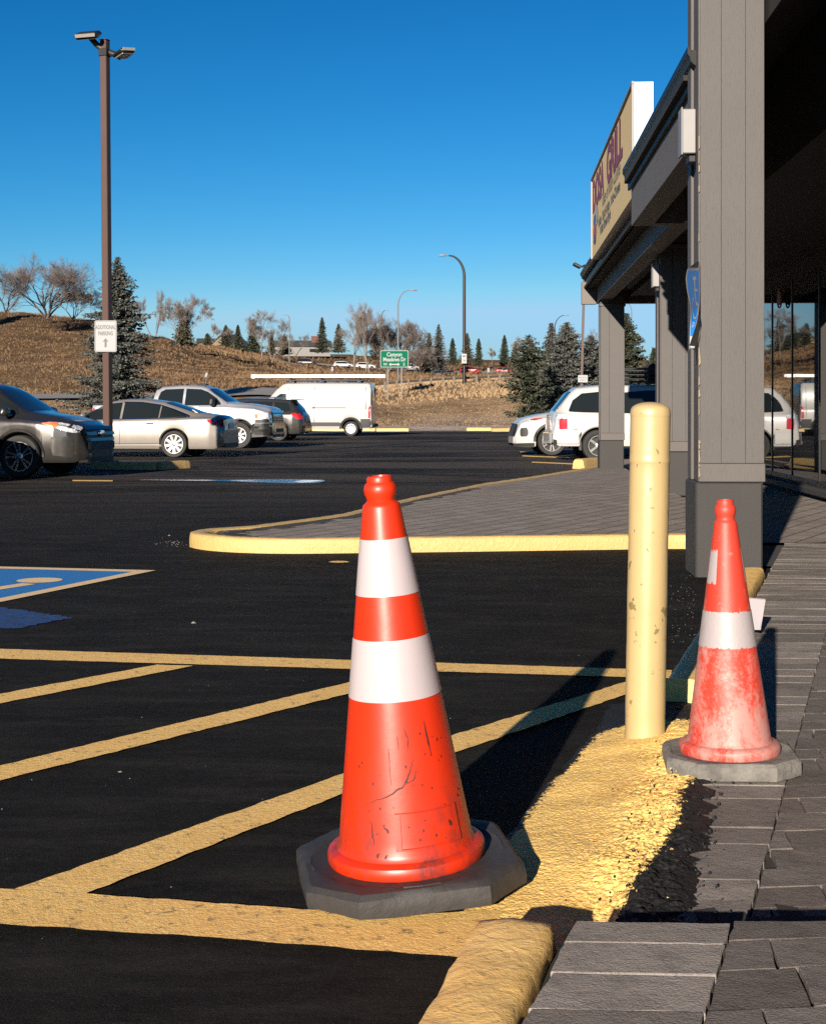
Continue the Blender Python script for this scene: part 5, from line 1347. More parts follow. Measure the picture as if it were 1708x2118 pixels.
mb = MB(); s.side(mb, [(-1.52,.47,.62),(-1.45,.46,.64),(1.5,.46,.64)], .014, m=2); s.side(mb, [(-2.97,.40,.80),(-2.46,.38,.80)], .014, m=3); mb.build('cladding', M['clad'], root, smooth=50)
for xw_ in (-2.0,2.02):
    for sd in (-1,1): mb = MB(); s.arch_band(mb, xw_, .11, flare=.03, sides=(sd,)); mb.build('arch_cladding', M['clad'], root, smooth=50)
for sd in (-1,1):
    mb = MB(); s.side(mb, [(-2.975,.86,1.38),(-2.90,.84,1.42),(-2.82,.84,1.30)], .012, (sd,)); mb.build('tail_light', M['tail'], root, smooth=50)
mb = MB(); s.side(mb, [(-2.985,1.45,2.22),(-2.93,1.45,2.36)], .010); mb.box((-3.03,0,.50),(.12,1.9,.16),None,.03); mb.build('rear_trim', M['trim'], root, smooth=50)
mirror(s, 1.9, 1.45, root, 'trim', (.14,.26,.40))
rk = empty('roof_rack', (vx[0],vx[1],2.53), HV); tag(rk, 'black roof rack bars on top of the white van', 'roof rack')
mb = MB()
for sd in (-1,1): mb.box((-.6,sd*.72,.085),(3.9,.05,.05),None,.01)
mb.build('side_rail', M['trim'], rk)
for x in (-2.35,-.55,.9):
    mb = MB(); mb.box((x,0,.145),(.06,1.56,.05),None,.01)
    for sd in (-1,1): mb.box((x,sd*.72,.03),(.10,.08,.10),None,.01); mb.box((x,sd*.50,.22),(.06,.06,.12),None,.01)
    mb.build('cross_bar', M['trim'], rk)
ld = empty('ladder', (vx[0],vx[1],2.72), HV); tag(ld, 'long white extension ladder lying on the van roof rack', 'ladder')
for y in (.25,.72):
    mb = MB(); mb.box((-.42,y,.09),(6.25,.03,.15),None,.006); mb.box((-.25,y-.045 if y < .5 else y+.045,.09),(5.8,.03,.13),None,.006); mb.box((2.72,y,.09),(.10,.05,.19),None,.02); mb.build('ladder_rail', M['alu'], ld, smooth=30)
mb = MB()
for k in range(21): mb.tube([(-3.45+.3*k,.25,.09),(-3.45+.3*k,.72,.09)], .016, 6); mb.box((-3.45+.3*k,.742,.09),(.012,.012,.10))
mb.build('rung', M['galv'], ld)

# ---------------------------------------------------------------- white sport utility by the columns
HM = R(1.5)
s = Car(top=[(-2.39,.62),(-2.385,1.0),(-2.33,1.16),(-1.98,1.60),(-1.80,1.73),(-1.2,1.79),(0,1.80),(.5,1.75),(1.3,1.22),(1.45,1.17),(2.1,1.05),(2.3,.85),(2.39,.5)],
        belt=[(-2.39,.6),(-2.28,1.10),(0,1.08),(1.3,1.05),(2.1,.92),(2.39,.46)],
        plan=[(-2.39,.74),(-2.34,.83),(-2.15,.92),(-1.6,.97),(1.5,.97),(2.1,.86),(2.39,.55)],
        roofw=[(-2.39,.62),(-1.9,.64),(0,.68),(1.2,.74),(2.39,.4)], xf=1.35, xr=-1.35, R=.37, arch=.435, sill=.36, crown=.06, step=.05)
mx = place(1236,33.5,(-1.35,-.83),HM)
root, body = car_base('parked_suv', 'white sport utility with rusty rear arch seen behind the far column', mx, HM, s, 'p_white')
for x in (1.35,-1.35):
    for sd in (-1,1): wheel(root, x, sd*.83, .37, .24, sd, .64, 5, 'single')
panes(s, root, [(-2.02,1.16,1.20),(-1.92,1.15,1.42),(-1.70,1.14,1.58),(-1.28,1.13,1.62),(-1.02,1.12,1.63)]); panes(s, root, [(-.92,1.14,1.30),(-.86,1.12,1.45),(-.74,1.12,1.60),(-.2,1.11,1.65),(.1,1.11,1.65)]); panes(s, root, [(.2,1.11,1.65),(.6,1.11,1.6),(1.1,1.11,1.27),(1.2,1.11,1.16)])
mb = MB(); s.deck(mb, -2.31, -1.93, .94, .94); mb.build('rear_window', M['glass'], root, smooth=60)
mb = MB(); s.deck(mb, .6, 1.3, .93, .9); mb.build('windscreen', M['glass'], root, smooth=60)
for sd in (-1,1):
    mb = MB(); s.side(mb, [(-2.33,1.0,1.08),(-2.28,.98,1.10),(-2.12,.98,1.09),(-2.06,1.0,1.05)], .012, (sd,)); tl = mb.build('tail_light', M['lamp'], root, smooth=50)
    mb = MB(); s.side(mb, [(-2.25,.76,.99),(-2.20,.75,1.0),(-2.07,.76,1.0)], .014, (sd,)); mb.build('tail_lens', M['tail'], tl, smooth=50)
    mb = MB(); s.side(mb, [(-2.36,.72,1.08),(-2.25,.74,1.10)], .010, (sd,)); mb.build('lamp_housing', M['lamp'], tl, smooth=50)
mb = MB(); s.side(mb, [(-2.37,.44,.66),(-2.2,.42,.67),(-1.82,.42,.66)], .030); s.face(mb, [(.42,-.78,.78),(.5,-.8,.8),(.64,-.8,.8),(.67,-.78,.78)], False, .06, n=15); mb.build('rear_bumper', M['p_white'], root, smooth=50)
mb = MB(); s.side(mb, [(-2.38,.38,.52),(-2.30,.37,.50)], .036); mb.build('bumper_corner', M['clad'], root, smooth=50)
mb = MB(); s.side(mb, [(-1.80,.28,.62),(-1.74,.26,.70)], .012); mb.build('mud_flap', M['clad'], root)
for sd in (-1,1): mb = MB(); s.arch_band(mb, -1.35, .03, sides=(sd,)); mb.build('arch_lip', M['p_white'], root, smooth=50)
mb = MB(); mb.tube([(-2.2,0,.40),(-2.55,0,.42)], .035, 8); mb.tube([(-2.52,0,.42),(-2.52,0,.47)], .025, 8); mb.build('tow_hitch', M['rubber_old'], root)
mb = MB(); s.side(mb, [(-1.93,.735,.745),(-1.87,.735,.77),(-1.82,.735,.745)], .006, (-1,)); mb.build('rust_patch', flat('rust', (.40,.19,.07), .8), root)
handle(s, -.3, .98, root, 'trim'); lines_mb(s, [(-.98,.72,-1.02,1.1),(.12,.45,.12,1.1)]).build('door_gap', M['clad'], root)
bk = empty('roof_basket', (mx[0]+.05,mx[1],1.80), HM); tag(bk, 'black slatted cargo basket on the white utility roof', 'roof basket')
for k in range(4):
    mb = MB(); z = .05+.10*k; mb.tube([(-.95,-.62,z),(.55,-.62,z),(.55,.62,z),(-.95,.62,z),(-.95,-.62,z)], .024, 6); mb.build('basket_rail', M['trim'], bk)
mb = MB()
for x in np.linspace(-.95,.55,9): mb.box((x,0,.05),(.05,1.24,.02))
for x in (-.95,-.2,.55):
    for y in (-.62,.62): mb.tube([(x,y,-.03),(x,y,.36)], .02, 6)
mb.build('basket_floor', M['trim'], bk)
mb = MB(); mb.box((.25,-.1,.28),(.75,.8,.40),None,.06); mb.build('cargo_bag', M['under'], bk, smooth=50)
mb = MB(); mb.box((-.05,-.52,.30),(.05,.04,.04)); mb.build('strap_buckle', M['tail'], bk)

# ---------------------------------------------------------------- white crossover, nose only
HS = math.pi + R(3)
s = Car(top=[(-2.38,.7),(-2.3,1.1),(-1.9,1.55),(-1.2,1.67),(0,1.69),(.45,1.63),(1.15,1.20),(1.25,1.16),(1.7,1.09),(2.1,.99),(2.24,.90),(2.33,.72),(2.38,.5)],
        belt=[(-2.38,.68),(-2.2,1.08),(0,1.04),(1.2,1.02),(1.8,.96),(2.2,.84),(2.38,.46)],
        plan=[(-2.38,.7),(-2.2,.86),(-1.6,.94),(1.5,.94),(1.9,.90),(2.15,.80),(2.3,.66),(2.38,.52)],
        roofw=[(-2.38,.6),(0,.66),(.6,.66),(1.2,.72),(2.0,.72),(2.38,.4)], xf=1.40, xr=-1.37, R=.37, arch=.425, sill=.24, step=.05)
root, body = car_base('parked_suv', 'clean white crossover nose with grey wheel arch beside the green spruce', place(1140,38.2,(1.40,.80),HS), HS, s, 'p_white')
for x in (1.40,-1.37):
    for sd in (-1,1): wheel(root, x, sd*.81, .37, .22, sd, .72, 5, 'twin', rz=.35)
mb = MB(); s.deck(mb, .5, 1.17, .93, .9); mb.build('windscreen', M['glass'], root, smooth=60)
panes(s, root, [(-1.9,1.12,1.3),(-1.4,1.1,1.5),(.4,1.08,1.53),(1.0,1.09,1.2)])
for sd in (-1,1):
    mb = MB(); s.side(mb, [(1.66,.965,.985),(1.85,.915,.985),(2.1,.875,.935),(2.26,.835,.865)], .010, (sd,)); h = mb.build('headlight', M['lamp'], root, smooth=50)
    mb = MB(); s.side(mb, [(1.66,.967,.983),(1.85,.925,.98),(1.95,.925,.955)], .014, (sd,)); mb.build('turn_signal', M['tail'], h, smooth=50)
    mb = MB(); s.side(mb, [(2.02,.56,.66),(2.06,.50,.74),(2.20,.50,.72),(2.22,.55,.66)], .010, (sd,)); mb.build('fog_lamp', M['clad'], root, smooth=50)
mb = MB(); s.face(mb, [(.50,-.58,.58),(.62,-.64,.64),(.84,-.60,.60)], True, .016); mb.build('grille', M['trim'], root, smooth=50)
mb = MB(); s.side(mb, [(1.86,.22,.34),(2.1,.22,.33),(2.37,.24,.31)], .018); mb.build('lower_bumper', M['clad'], root, smooth=50)
for xw_ in (1.40,-1.37):
    for sd in (-1,1): mb = MB(); s.arch_band(mb, xw_, .07, flare=.02, sides=(sd,)); mb.build('arch_cladding', M['clad'], root, smooth=50)
mb = MB(); s.side(mb, [(-.9,.24,.36),(.95,.24,.36)], .012); mb.build('cladding', M['clad'], root, smooth=50)

# ---------------------------------------------------------------- vehicles on the far road
far_s = Car(top=[(-2.3,.7),(-2.25,1.05),(-1.85,1.55),(-1.2,1.64),(0,1.66),(.5,1.6),(1.2,1.12),(1.4,1.06),(2.1,.92),(2.3,.5)], belt=[(-2.3,.68),(-2.1,1.02),(0,1.0),(1.3,.96),(2.1,.82),(2.3,.46)],
            plan=[(-2.3,.7),(-2.1,.88),(-1.6,.93),(1.5,.93),(2.1,.8),(2.3,.5)], roofw=[(-2.3,.6),(0,.66),(1.2,.7),(2.3,.4)], xf=1.38, xr=-1.4, R=.35, arch=.41, step=.2)
def far_car(px, py, d, hd, mat, label, name='distant_car', cat='car'):
    p = P(px, py, d); root = empty(name, p, hd); tag(root, label, cat, 'vehicles on the far road')
    s = far_s; s.body_mb().build('body', M[mat], root, smooth=38)
    mb = MB(); s.side(mb, [(-1.9,1.1,1.3),(-1.4,1.08,1.5),(.4,1.06,1.52),(1.0,1.07,1.2)], .01, step=.3); s.deck(mb, .55, 1.2, .9, .9, n=3); s.deck(mb, -2.2, -1.9, .85, .85, n=2); mb.build('window', M['glass'], root)
    for x in (s.xf,s.xr):
        for sd in (-1,1):
            mb = MB(); mb.lathe([(.001,.11),(.22,.11),(.34,.1),(.35,.0),(.35,-.1)], 14, Matrix.Translation((x,sd*.80,.35)) @ Matrix.Rotation(math.pi/2*(1 if sd < 0 else -1),4,'X')); mb.build('wheel', M['tyre'], root)
    for sd in (-1,1):
        mb = MB(); s.side(mb, [(-2.27,.8,1.0),(-2.1,.82,1.0)], .02, (sd,), 1); mb.build('tail_light', M['tail'], root)
    return root
far_car(635, 757, 322, R(-4), 'p_black', 'black car driving on the far hillside road near the birch trees')
far_car(711, 762, 322, R(-5), 'p_white', 'white car on the far road left of the leaning poplar')
far_car(757, 764, 322, R(-5), 'p_white', 'white car on the far road just left of the green sign')
far_car(850, 767, 322, R(-6), 'p_white', 'white car on the far road just right of the green sign')
nv = far_car(913, 782, 300, R(52), 'p_navy', 'navy minivan seen from behind beyond the guardrail', 'distant_van', 'van')
far_car(972, 773, 322, R(-8), 'p_red', 'red car on the far road behind the tall dark lamp post')
far_car(1046, 774, 322, R(-6), 'p_red', 'red car on the far road half hidden by the dark pine')
# ================================================================== parking lot light and its signs
lx, ly, _ = G(224,964)
lp = empty('light_pole', (lx, ly, 0)); lp.rotation_euler = (0, R(-.55), R(-22))
tag(lp, 'square brown steel light pole with two lamp heads', 'light pole')
HT = 9.05; mb = MB(); mb.box((0,0,HT/2),(.158,.158,HT),None,.012); mb.build('pole', M['pole_brown'], lp, smooth=30)
mb = MB(); mb.box((0,0,.06),(.34,.34,.12),None,.02); mb.build('base_plate', M['pole_brown'], lp)
mb = MB(); mb.box((0,0,HT-.26),(.20,.20,.16),None,.01); mb.build('collar', M['lamp_dark'], lp)
mb = MB(); mb.box((0,0,HT+.012),(.168,.168,.02),None,.006); mb.build('pole_cap', M['pole_brown'], lp)
def lamp_head(end, size, rot, tilt):
    mb = MB(); mb.tube([(0,0,HT-.22),(end[0]*.55,end[1]*.55,HT-.22+(end[2]-HT+.22)*.45),end], [.06,.055,.05], 8, flat=(1,1.2)); mb.build('bracket_arm', M['lamp_dark'], lp, smooth=40)
    Mx = Matrix.Rotation(rot,3,'Z') @ Matrix.Rotation(tilt[0],3,'X') @ Matrix.Rotation(tilt[1],3,'Y'); C = Vector(end) + Mx @ Vector((0,-size[1]*.30,.06))
    mb = MB(); mb.box(C, size, Mx, .05); h = mb.build('lamp_head', M['lamp_dark'], lp, smooth=40)
    mb = MB(); mb.box(C+Mx @ Vector((0,0,-size[2]/2-.004)), (size[0]*.80,size[1]*.74,.02), Mx, .006); mb.build('lens', M['lens'], h)
    mb = MB(); mb.box(C+Mx @ Vector((0,-size[1]/2-.002,.01)), (size[0]*.86,.012,size[2]*.55), Mx, .004); mb.build('front_rim', M['white_metal'], h)
lamp_head((-.26,-.16,HT+.06), (.50,.46,.13), R(18), (R(20),R(-3)))
lamp_head((.30,.16,HT-.36), (.34,.48,.12), R(60), (R(-6),R(-6)))

def sign_plate(root, c, w, h, yaw=0.0, r=.03, t=.004, border=True, face='sign_white', line='ink', inset=.02, lw=.008):
    Mx = frame_M(c, (math.cos(yaw),math.sin(yaw),0), (0,0,1))
    def rr_(w, h, r, n=5):
        out = []
        for sx, sy, a0 in ((1,1,0),(-1,1,90),(-1,-1,180),(1,-1,270)):
            for k in range(n+1): a = R(a0+90*k/n); out.append((sx*(w/2-r)+r*math.cos(a), sy*(h/2-r)+r*math.sin(a)))
        return out
    mb = MB(); mb.prism(rr_(w,h,r), -t, t, Mx); pl = mb.build('sign_plate', M[face], root, world=True)
    if border:
        a, b = rr_(w-2*inset,h-2*inset,r*.8), rr_(w-2*inset-2*lw,h-2*inset-2*lw,r*.7); mb = MB(); n = len(a)
        mb.add([Mx @ Vector((x,y,t+.0012)) for x,y in a]+[Mx @ Vector((x,y,t+.0012)) for x,y in b], [(i,(i+1)%n,n+(i+1)%n,n+i) for i in range(n)])
        mb.build('border_line', M[line], pl, world=True)
    return Mx, pl
def arrow(mb, Mx, pts, z): mb.poly([Mx @ Vector((x,y,z)) for x,y in pts])
d = ly-.12
c = P(218.5,695,d); e = empty('parking_sign', c); tag(e, 'white additional parking sign with up arrow on the brown pole', 'sign')
k = d/F
Mx, pl = sign_plate(e, c, 46*k, 65*k, R(-3), .035, .004, True, inset=.012, lw=.009)
mb = MB()
text_mesh(mb, 'ADDITIONAL', .118, Mx @ Matrix.Translation((0,.185,.0062)), sx=.60, bold=.0035); text_mesh(mb, 'PARKING', .118, Mx @ Matrix.Translation((0,.055,.0062)), sx=.64, bold=.0035)
arrow(mb, Mx, [(.022,-.235),(.022,-.11),(.065,-.12),(0,-.04),(-.065,-.12),(-.022,-.11),(-.022,-.235)], .0064)
mb.build('lettering', M['ink'], pl, world=True)

# ---- green street name sign on two posts
d = 105.; e = empty('street_sign', P(815,815,d)); tag(e, 'green road sign with white lettering on two thin posts', 'sign'); k = d/F
c = P(815.5,742,d); Mx, pl = sign_plate(e, c, 59*k, 36*k, R(-2), .10, .012, True, 'sign_green', 'sign_white', inset=.02, lw=.035)
mb = MB(); text_mesh(mb, 'Canyon', .40, Mx @ Matrix.Translation((0,.31,.016)), sx=.90, bold=.009); text_mesh(mb, 'Meadows Dr', .40, Mx @ Matrix.Translation((0,-.05,.016)), sx=.78, bold=.009)
text_mesh(mb, 'W', .27, Mx @ Matrix.Translation((-.66,-.40,.016)), bold=.004); text_mesh(mb, 'E', .27, Mx @ Matrix.Translation((.70,-.40,.016)), bold=.004)
arrow(mb, Mx, [(-.40,-.40),(-.25,-.28),(-.25,-.36),(.25,-.36),(.25,-.28),(.40,-.40),(.25,-.52),(.25,-.44),(-.25,-.44),(-.25,-.52)], .016)
mb.build('lettering', M['sign_white'], pl, world=True)
for px, pb in ((801.5,814),(830.5,819)):
    a, b = P(px,pb,d), P(px,758,d); mb = MB(); mb.box(((a[0]+b[0])/2,d+.07,(a[2]-.4+b[2])/2),(.085,.085,b[2]-a[2]+.4)); mb.build('post', M['galv'], e, world=True)

# ---- curved street lamps
def street_lamp(px, base, top, d, arm, label, mat, w=.075, head=True, lean=0.0):
    b = P(px, base, d); H = (base-top)*d/F; e = empty('street_lamp', b); tag(e, label, 'street lamp', 'street lamps'); A = arm*d/F
    pts = [(0,0,-.5),(0,0,H*.25),(0,0,H*.5)]; rr_ = abs(A)
    h0 = H - rr_*1.35
    pts = [(0,0,-.5),(0,0,h0*.5),(0,0,h0)] + [(A*(1-math.cos(t))*1.0, 0, h0+(H-h0)*math.sin(t)) for t in np.linspace(.15, math.pi/2, 9)]
    n = len(pts); rad = [w*(1.15-.62*i/(n-1)) for i in range(n)]
    mb = MB(); mb.tube(pts, rad, 8); mb.build('pole', M[mat], e, smooth=50)
    s = 1 if A > 0 else -1
    mb = MB(); mb.tube([(A,0,H),(A+s*.25,0,H+.02),(A+s*.62,0,H+.02),(A+s*.80,0,H-.02)], [.05,.13,.15,.05], 8, flat=(1,.55)); mb.build('lamp_head', M['white_metal'], e, smooth=50)
    return e
street_lamp(960, 790, 528, 112, -32, 'tall dark curved street lamp in the middle of the grass slope', 'rust_pole', .115)
street_lamp(823, 792, 600, 150, 24, 'slender pale street lamp rising behind the green road sign', 'galv', .075)
street_lamp(598.5, 758, 651, 330, -7, 'far pale street lamp left of the gabled house, arm to the west', 'galv', .12)
street_lamp(790, 762, 642, 330, 7, 'far dark street lamp among the bare poplars', 'rust_pole', .11)
street_lamp(1147, 775, 652, 250, 20, 'dark curved street lamp behind the blue spruces', 'rust_pole', .10)
street_lamp(1306, 775, 626, 250, -13, 'thin pale street lamp seen between the far columns', 'galv', .08)
d = 111.6; c = P(959.5,741.5,d); e = empty('route_sign', c); tag(e, 'small white truck route plate on the tall dark lamp post', 'sign'); k = d/F
Mx, pl = sign_plate(e, (c[0],d-.15,c[2]), 10.5*k, 20*k, 0, .02, .01, False); mb = MB()
mb.poly([Mx @ Vector((x,y,.014)) for x,y in ((-.12,.14),(.05,.14),(.12,.17),(.12,.22),(.02,.24),(-.12,.21))]); mb.poly([Mx @ Vector((x,y,.014)) for x,y in ((-.06,-.16),(.0,-.16),(.0,-.08),(-.06,-.08))]); mb.poly([Mx @ Vector((x,y,.014)) for x,y in ((.04,-.22),(.1,-.22),(.1,-.12),(.04,-.12))])
mb.build('truck_symbol', M['ink'], pl, world=True)

# ---- leaning brown pole beyond the canopy, its lamp and notice
d = 52.; a, b = P(1199,905,d), P(1209,556,d); e = empty('light_pole', (a[0],a[1],a[2])); tag(e, 'thin leaning brown light pole beyond the canopy end', 'light pole')
mb = MB(); mb.tube([a,b], .060, 4); mb.build('pole', M['pole_brown'], e, world=True)
q = P(1203,552,d); mb = MB(); mb.tube([b,P(1208,548,d),q], .05, 6); mb.build('bracket_arm', M['lamp_dark'], e, world=True)
mb = MB(); mb.box(P(1193,549,d), (.30,.34,.11), Matrix.Rotation(R(28),3,'Y'), .03); mb.build('lamp_head', M['lamp_dark'], e, world=True, smooth=40)
c = P(1205,783,d-.15); e = empty('notice_sign', c); tag(e, 'little white notice on the leaning brown pole', 'sign'); k = d/F
Mx, pl = sign_plate(e, c, 20*k, 15*k, 0, .02, .006, False); mb = MB(); text_mesh(mb, 'ADDITIONAL', .055, Mx @ Matrix.Translation((0,.04,.008)), sx=.85); text_mesh(mb, 'PARKING', .055, Mx @ Matrix.Translation((0,-.05,.008)), sx=.85); mb.build('lettering', M['ink'], pl, world=True)
# twin dark panels on a thin mast on the left hill; small tags on the hillside
d = 200.; e = empty('signal_mast', P(188,664,d)); tag(e, 'thin mast with two dark panels on the left hilltop', 'mast')
mb = MB(); mb.tube([P(188,672,d),P(188,593,d)], .05, 6); mb.build('pole', M['galv'], e, world=True)
for px in (184.2,191.4):
    mb = MB(); mb.box(P(px,614,d), (.40,.06,.80), None, .02); mb.build('panel', M['frame_dark'], e, world=True)
for px, py, pb, label in ((426.5,776,796,'leaning white marker stake above the silver pickup'),(687,764,772,'white marker stake on the bank above the van ladder'),(1010,766,774,'white roadside cabinet post between the two red cars')):
    d = 118. if px < 600 else 240.; e = empty('marker_stake', P(px,pb,d)); tag(e, label, 'marker stake', 'marker stakes on the hillside'); k = d/F
    mb = MB(); mb.tube([P(px-1,pb+3,d),P(px,py+2,d)], .02, 4); mb.build('stake', M['galv'], e, world=True)
    w = 4 if px < 900 else 5; mb = MB(); mb.box(P(px,py-1,d), (w*k,.03,9*k), Matrix.Rotation(R(22 if px < 600 else 2),3,'Y'), .004); mb.build('marker_plate', M['white_metal'], e, world=True)

# ---- wooden guardrail along the top of the slope
gl = [(772,800),(800,797),(840,793),(880,790.5),(920,788),(960,786),(1000,784),(1050,782),(1100,780.5),(1150,780),(1250,780)]
d = 113.; e = empty('guardrail', P(950,788,d)); tag(e, 'low weathered guardrail with pale posts along the slope top', 'guardrail')
px = 774; pp = []
while px < 1240:
    py = float(np.interp(px,[g[0] for g in gl],[g[1] for g in gl])); p = P(px,py,d); pp.append(p)
    mb = MB(); mb.box((p[0],p[1],p[2]+.02),(.20,.16,.62),None,.015); mb.build('post', M['wood_post'], e, world=True); px += random.uniform(22,25)
mb = MB()
for a, b in zip(pp, pp[1:]):
    mb.tube([(a[0],a[1]+.13,a[2]+.16),(b[0],b[1]+.13,b[2]+.16)], .10, 4, flat=(.4,1.2))
mb.build('rail', M['wood_rail'], e, world=True)

# ---- yellow parking blocks
def block(pa, pb, h, w, label, mat='kerb'):
    a, b = Vector(pa), Vector(pb); L = (b-a).length; ang = math.atan2(b.y-a.y, b.x-a.x); e = empty('parking_block', (a+b)/2, ang)
    mb = MB(); sec = [(-w/2,0),(w/2,0),(w*.34,h),(-w*.34,h)]; n = 10; rows = []
    for i in range(n+1):
        x = -L/2+L*i/n; k = .94 if i in (0,n) else 1
        rows.append([(x,y*k,z*k+random.uniform(-.004,.004)) for y,z in ((-w/2,0),(-w*.42,h*.75),(-w*.30,h),(w*.30,h),(w*.42,h*.75),(w/2,0))])
    mb.grid(rows); mb.poly(rows[0]); mb.poly(rows[-1][::-1]); o = mb.build('concrete_block', M[mat], e, smooth=30)
    tag(e, label, 'parking block', 'yellow parking blocks'); return e
block(G(190,970.5), G(326,971.5), .15, .20, 'yellow kerb block lying in the taupe crossover shadow'); block(G(327,971.5), G(386,968), .16, .20, 'sunlit yellow kerb block end right of the brown pole base')
block(G(640,891.5), G(776,891.8), .19, .25, 'far yellow block behind the van wheel'); block(G(778,892), G(845,892), .18, .25, 'far yellow block just right of the white van'); block(G(965,891.5), G(1016,891.5), .20, .25, 'far yellow block left of the white crossover nose'); block(G(1017,892.5), G(1120,892), .18, .25, 'far yellow block running behind the white crossover nose'); block(G(1058,911), G(1080,911), .15, .22, 'short yellow block in front of the white crossover')
block(G(1196,969.5,.0), G(1234,966,.0), .20, .28, 'chipped yellow kerb stone beside the far column foot')

# ================================================================== trees
def spruce_mesh(H, Rm, seed, dens=1.0, thin=.16, droop=.35, gap=.0, ex=.95):
    r = np.random.default_rng(seed); tri = []; tk = MB()
    tk.tube([(0,0,-.3),(0,0,H*.5),(0,0,H*.98)], [H*.018+.03,H*.012+.015,.012], 7)
    z = H*.05; V = []
    while z < H*.985:
        f = 1-z/H; rad = Rm*1.10*(f**ex)*(.72+.5*r.random()) + .02
        nb = max(4, int((7+5*f)*dens**.5)); a0 = r.uniform(0,6.28)
        for b in range(nb):
            if r.random() < gap: continue
            a = a0+2*np.pi*b/nb+r.uniform(-.3,.3); L = rad*r.uniform(.62,1.12); ns = max(3, int(L/.13*dens))
            t = np.linspace(.06,1,ns); up = r.uniform(-.05,.25)
            bz = z + L*(up*t - droop*t**1.4 + .22*t**3); bxy = L*t
            for i in range(ns):
                m = int(4+3*(1-t[i])) if dens >= .8 else 3
                for _ in range(m):
                    s = thin*r.uniform(.7,1.5)*(1.1-.35*t[i])*(.40+.60*min(1.0,f*5)); aa = a+r.uniform(-1.25,1.25); el = r.uniform(-.75,.55)
                    side = (r.random()-.5)*.46*L*(1-t[i]*.7)
                    p = np.array([np.cos(a)*bxy[i]-np.sin(a)*side, np.sin(a)*bxy[i]+np.cos(a)*side, bz[i]-abs(side)*.25+r.uniform(-.04,.04)])
                    dv = np.array([np.cos(aa)*np.cos(el), np.sin(aa)*np.cos(el), np.sin(el)])*s
                    n = np.cross(dv, r.normal(size=3)); n /= (np.linalg.norm(n)+1e-9); n *= s*r.uniform(.16,.30)
                    V += [p-n*.6, p+dv*.5-n, p+dv, p+dv*.5+n, ]
            if b % 2 == 0 and L > .3: tk.tube([(0,0,z),(np.cos(a)*L*.5,np.sin(a)*L*.5,z+L*(up*.5-droop*.38)),(np.cos(a)*L*.9,np.sin(a)*L*.9,z+L*(up*.9-droop*.86+.16))], [.03+L*.008,.02,.006], 4, cap=False)
        z += (.10+.16*f)*(H/9)**.5/max(dens,.6)**.35*1.5
    V = np.array(V)
    return V, tk
def spruce(px, base, top, d, halfw, label, mat='n_blue', seed=1, dens=1.0, name='spruce_tree', thin=.16, group='spruce trees', gap=0.0, droop=.35, ex=.95):
    p = P(px, base, d); H = (base-top)*d/F; e = empty(name, p); tag(e, label, 'tree', group)
    V, tk = spruce_mesh(H, halfw*d/F, seed, dens, thin, droop, gap, ex)
    fast_mesh('crown', V, np.arange(len(V)).reshape(-1,4), 4, M[mat], e); tk.build('trunk', M['bark'], e, smooth=60); return e
def bare_mesh(H, spread, seed, depth=6, lean=0.0, stems=1, low=.22, up=.5, wmin=.02):
    r = random.Random(seed); tk = MB(); V = []
    def twig(p, d_, L, w):
        q = p+d_*L*.55+Vector((r.uniform(-.1,.1),r.uniform(-.1,.1),r.uniform(0,.12)))*L; e_ = q+(d_+Vector((r.uniform(-.35,.35),r.uniform(-.35,.35),r.uniform(-.05,.3)))).normalized()*L*.5
        s = d_.cross(Vector((r.uniform(-1,1),r.uniform(-1,1),r.uniform(-1,1)))).normalized()*w
        V.extend([p-s, p+s, q+s*.7, q-s*.7]); V.extend([q-s*.7, q+s*.7, e_+s*.25, e_-s*.25])
    def grow(p, d_, L, w, k):
        mid = p + d_*L*.5 + Vector((r.uniform(-1,1),r.uniform(-1,1),r.uniform(-.3,.3)))*L*.06
        q = p + d_*L; tk_pts = [p,mid,q]
        w = max(w, wmin*.75)
        if k >= depth-1:
            for _ in range(2): twig(p+d_*L*r.uniform(0,.7), (d_+Vector((r.uniform(-.7,.7),r.uniform(-.7,.7),r.uniform(-.2,.6)))).normalized(), L*r.uniform(.8,1.6), wmin)
        else: tk.tube(tk_pts, [w,w*.85,w*.68], 5 if k < 2 else 3, cap=False)
        if k >= depth: return
        nchild = 3 if k < depth-2 else r.choice([3,4])
        for c in range(nchild):
            t = r.uniform(.45,1.0) if c else 1.0; b = p.lerp(q, t)
            ang = r.uniform(.25,.75)*(.55 if c == 0 else 1); az = r.uniform(0,6.28)
            perp = d_.cross(Vector((math.cos(az),math.sin(az),.3))); perp.normalize() if perp.length > 1e-4 else None
            nd = (d_*math.cos(ang)+perp*math.sin(ang)*spread+Vector((0,0,up*.28))).normalized()
            grow(b, nd, L*r.uniform(.58,.82), w*(.66 if c == 0 else .5), k+1)
    for s in range(stems):
        a = 2*math.pi*s/max(1,stems)+r.uniform(-.4,.4); sp = 0 if stems == 1 else r.uniform(.3,.75)
        d0 = Vector((math.cos(a)*sp+lean, math.sin(a)*sp, 1)).normalized()
        grow(Vector((0,0,-.3)), d0, H*low*r.uniform(.9,1.15)+.3, H*(.018 if stems == 1 else .0115), 0)
    zmax = max(v.z for v in V); k = H/zmax
    V = [v*k for v in V]; tk.v = [(x*k,y*k,z*k) for x,y,z in tk.v]
    return np.array([tuple(v) for v in V]), tk
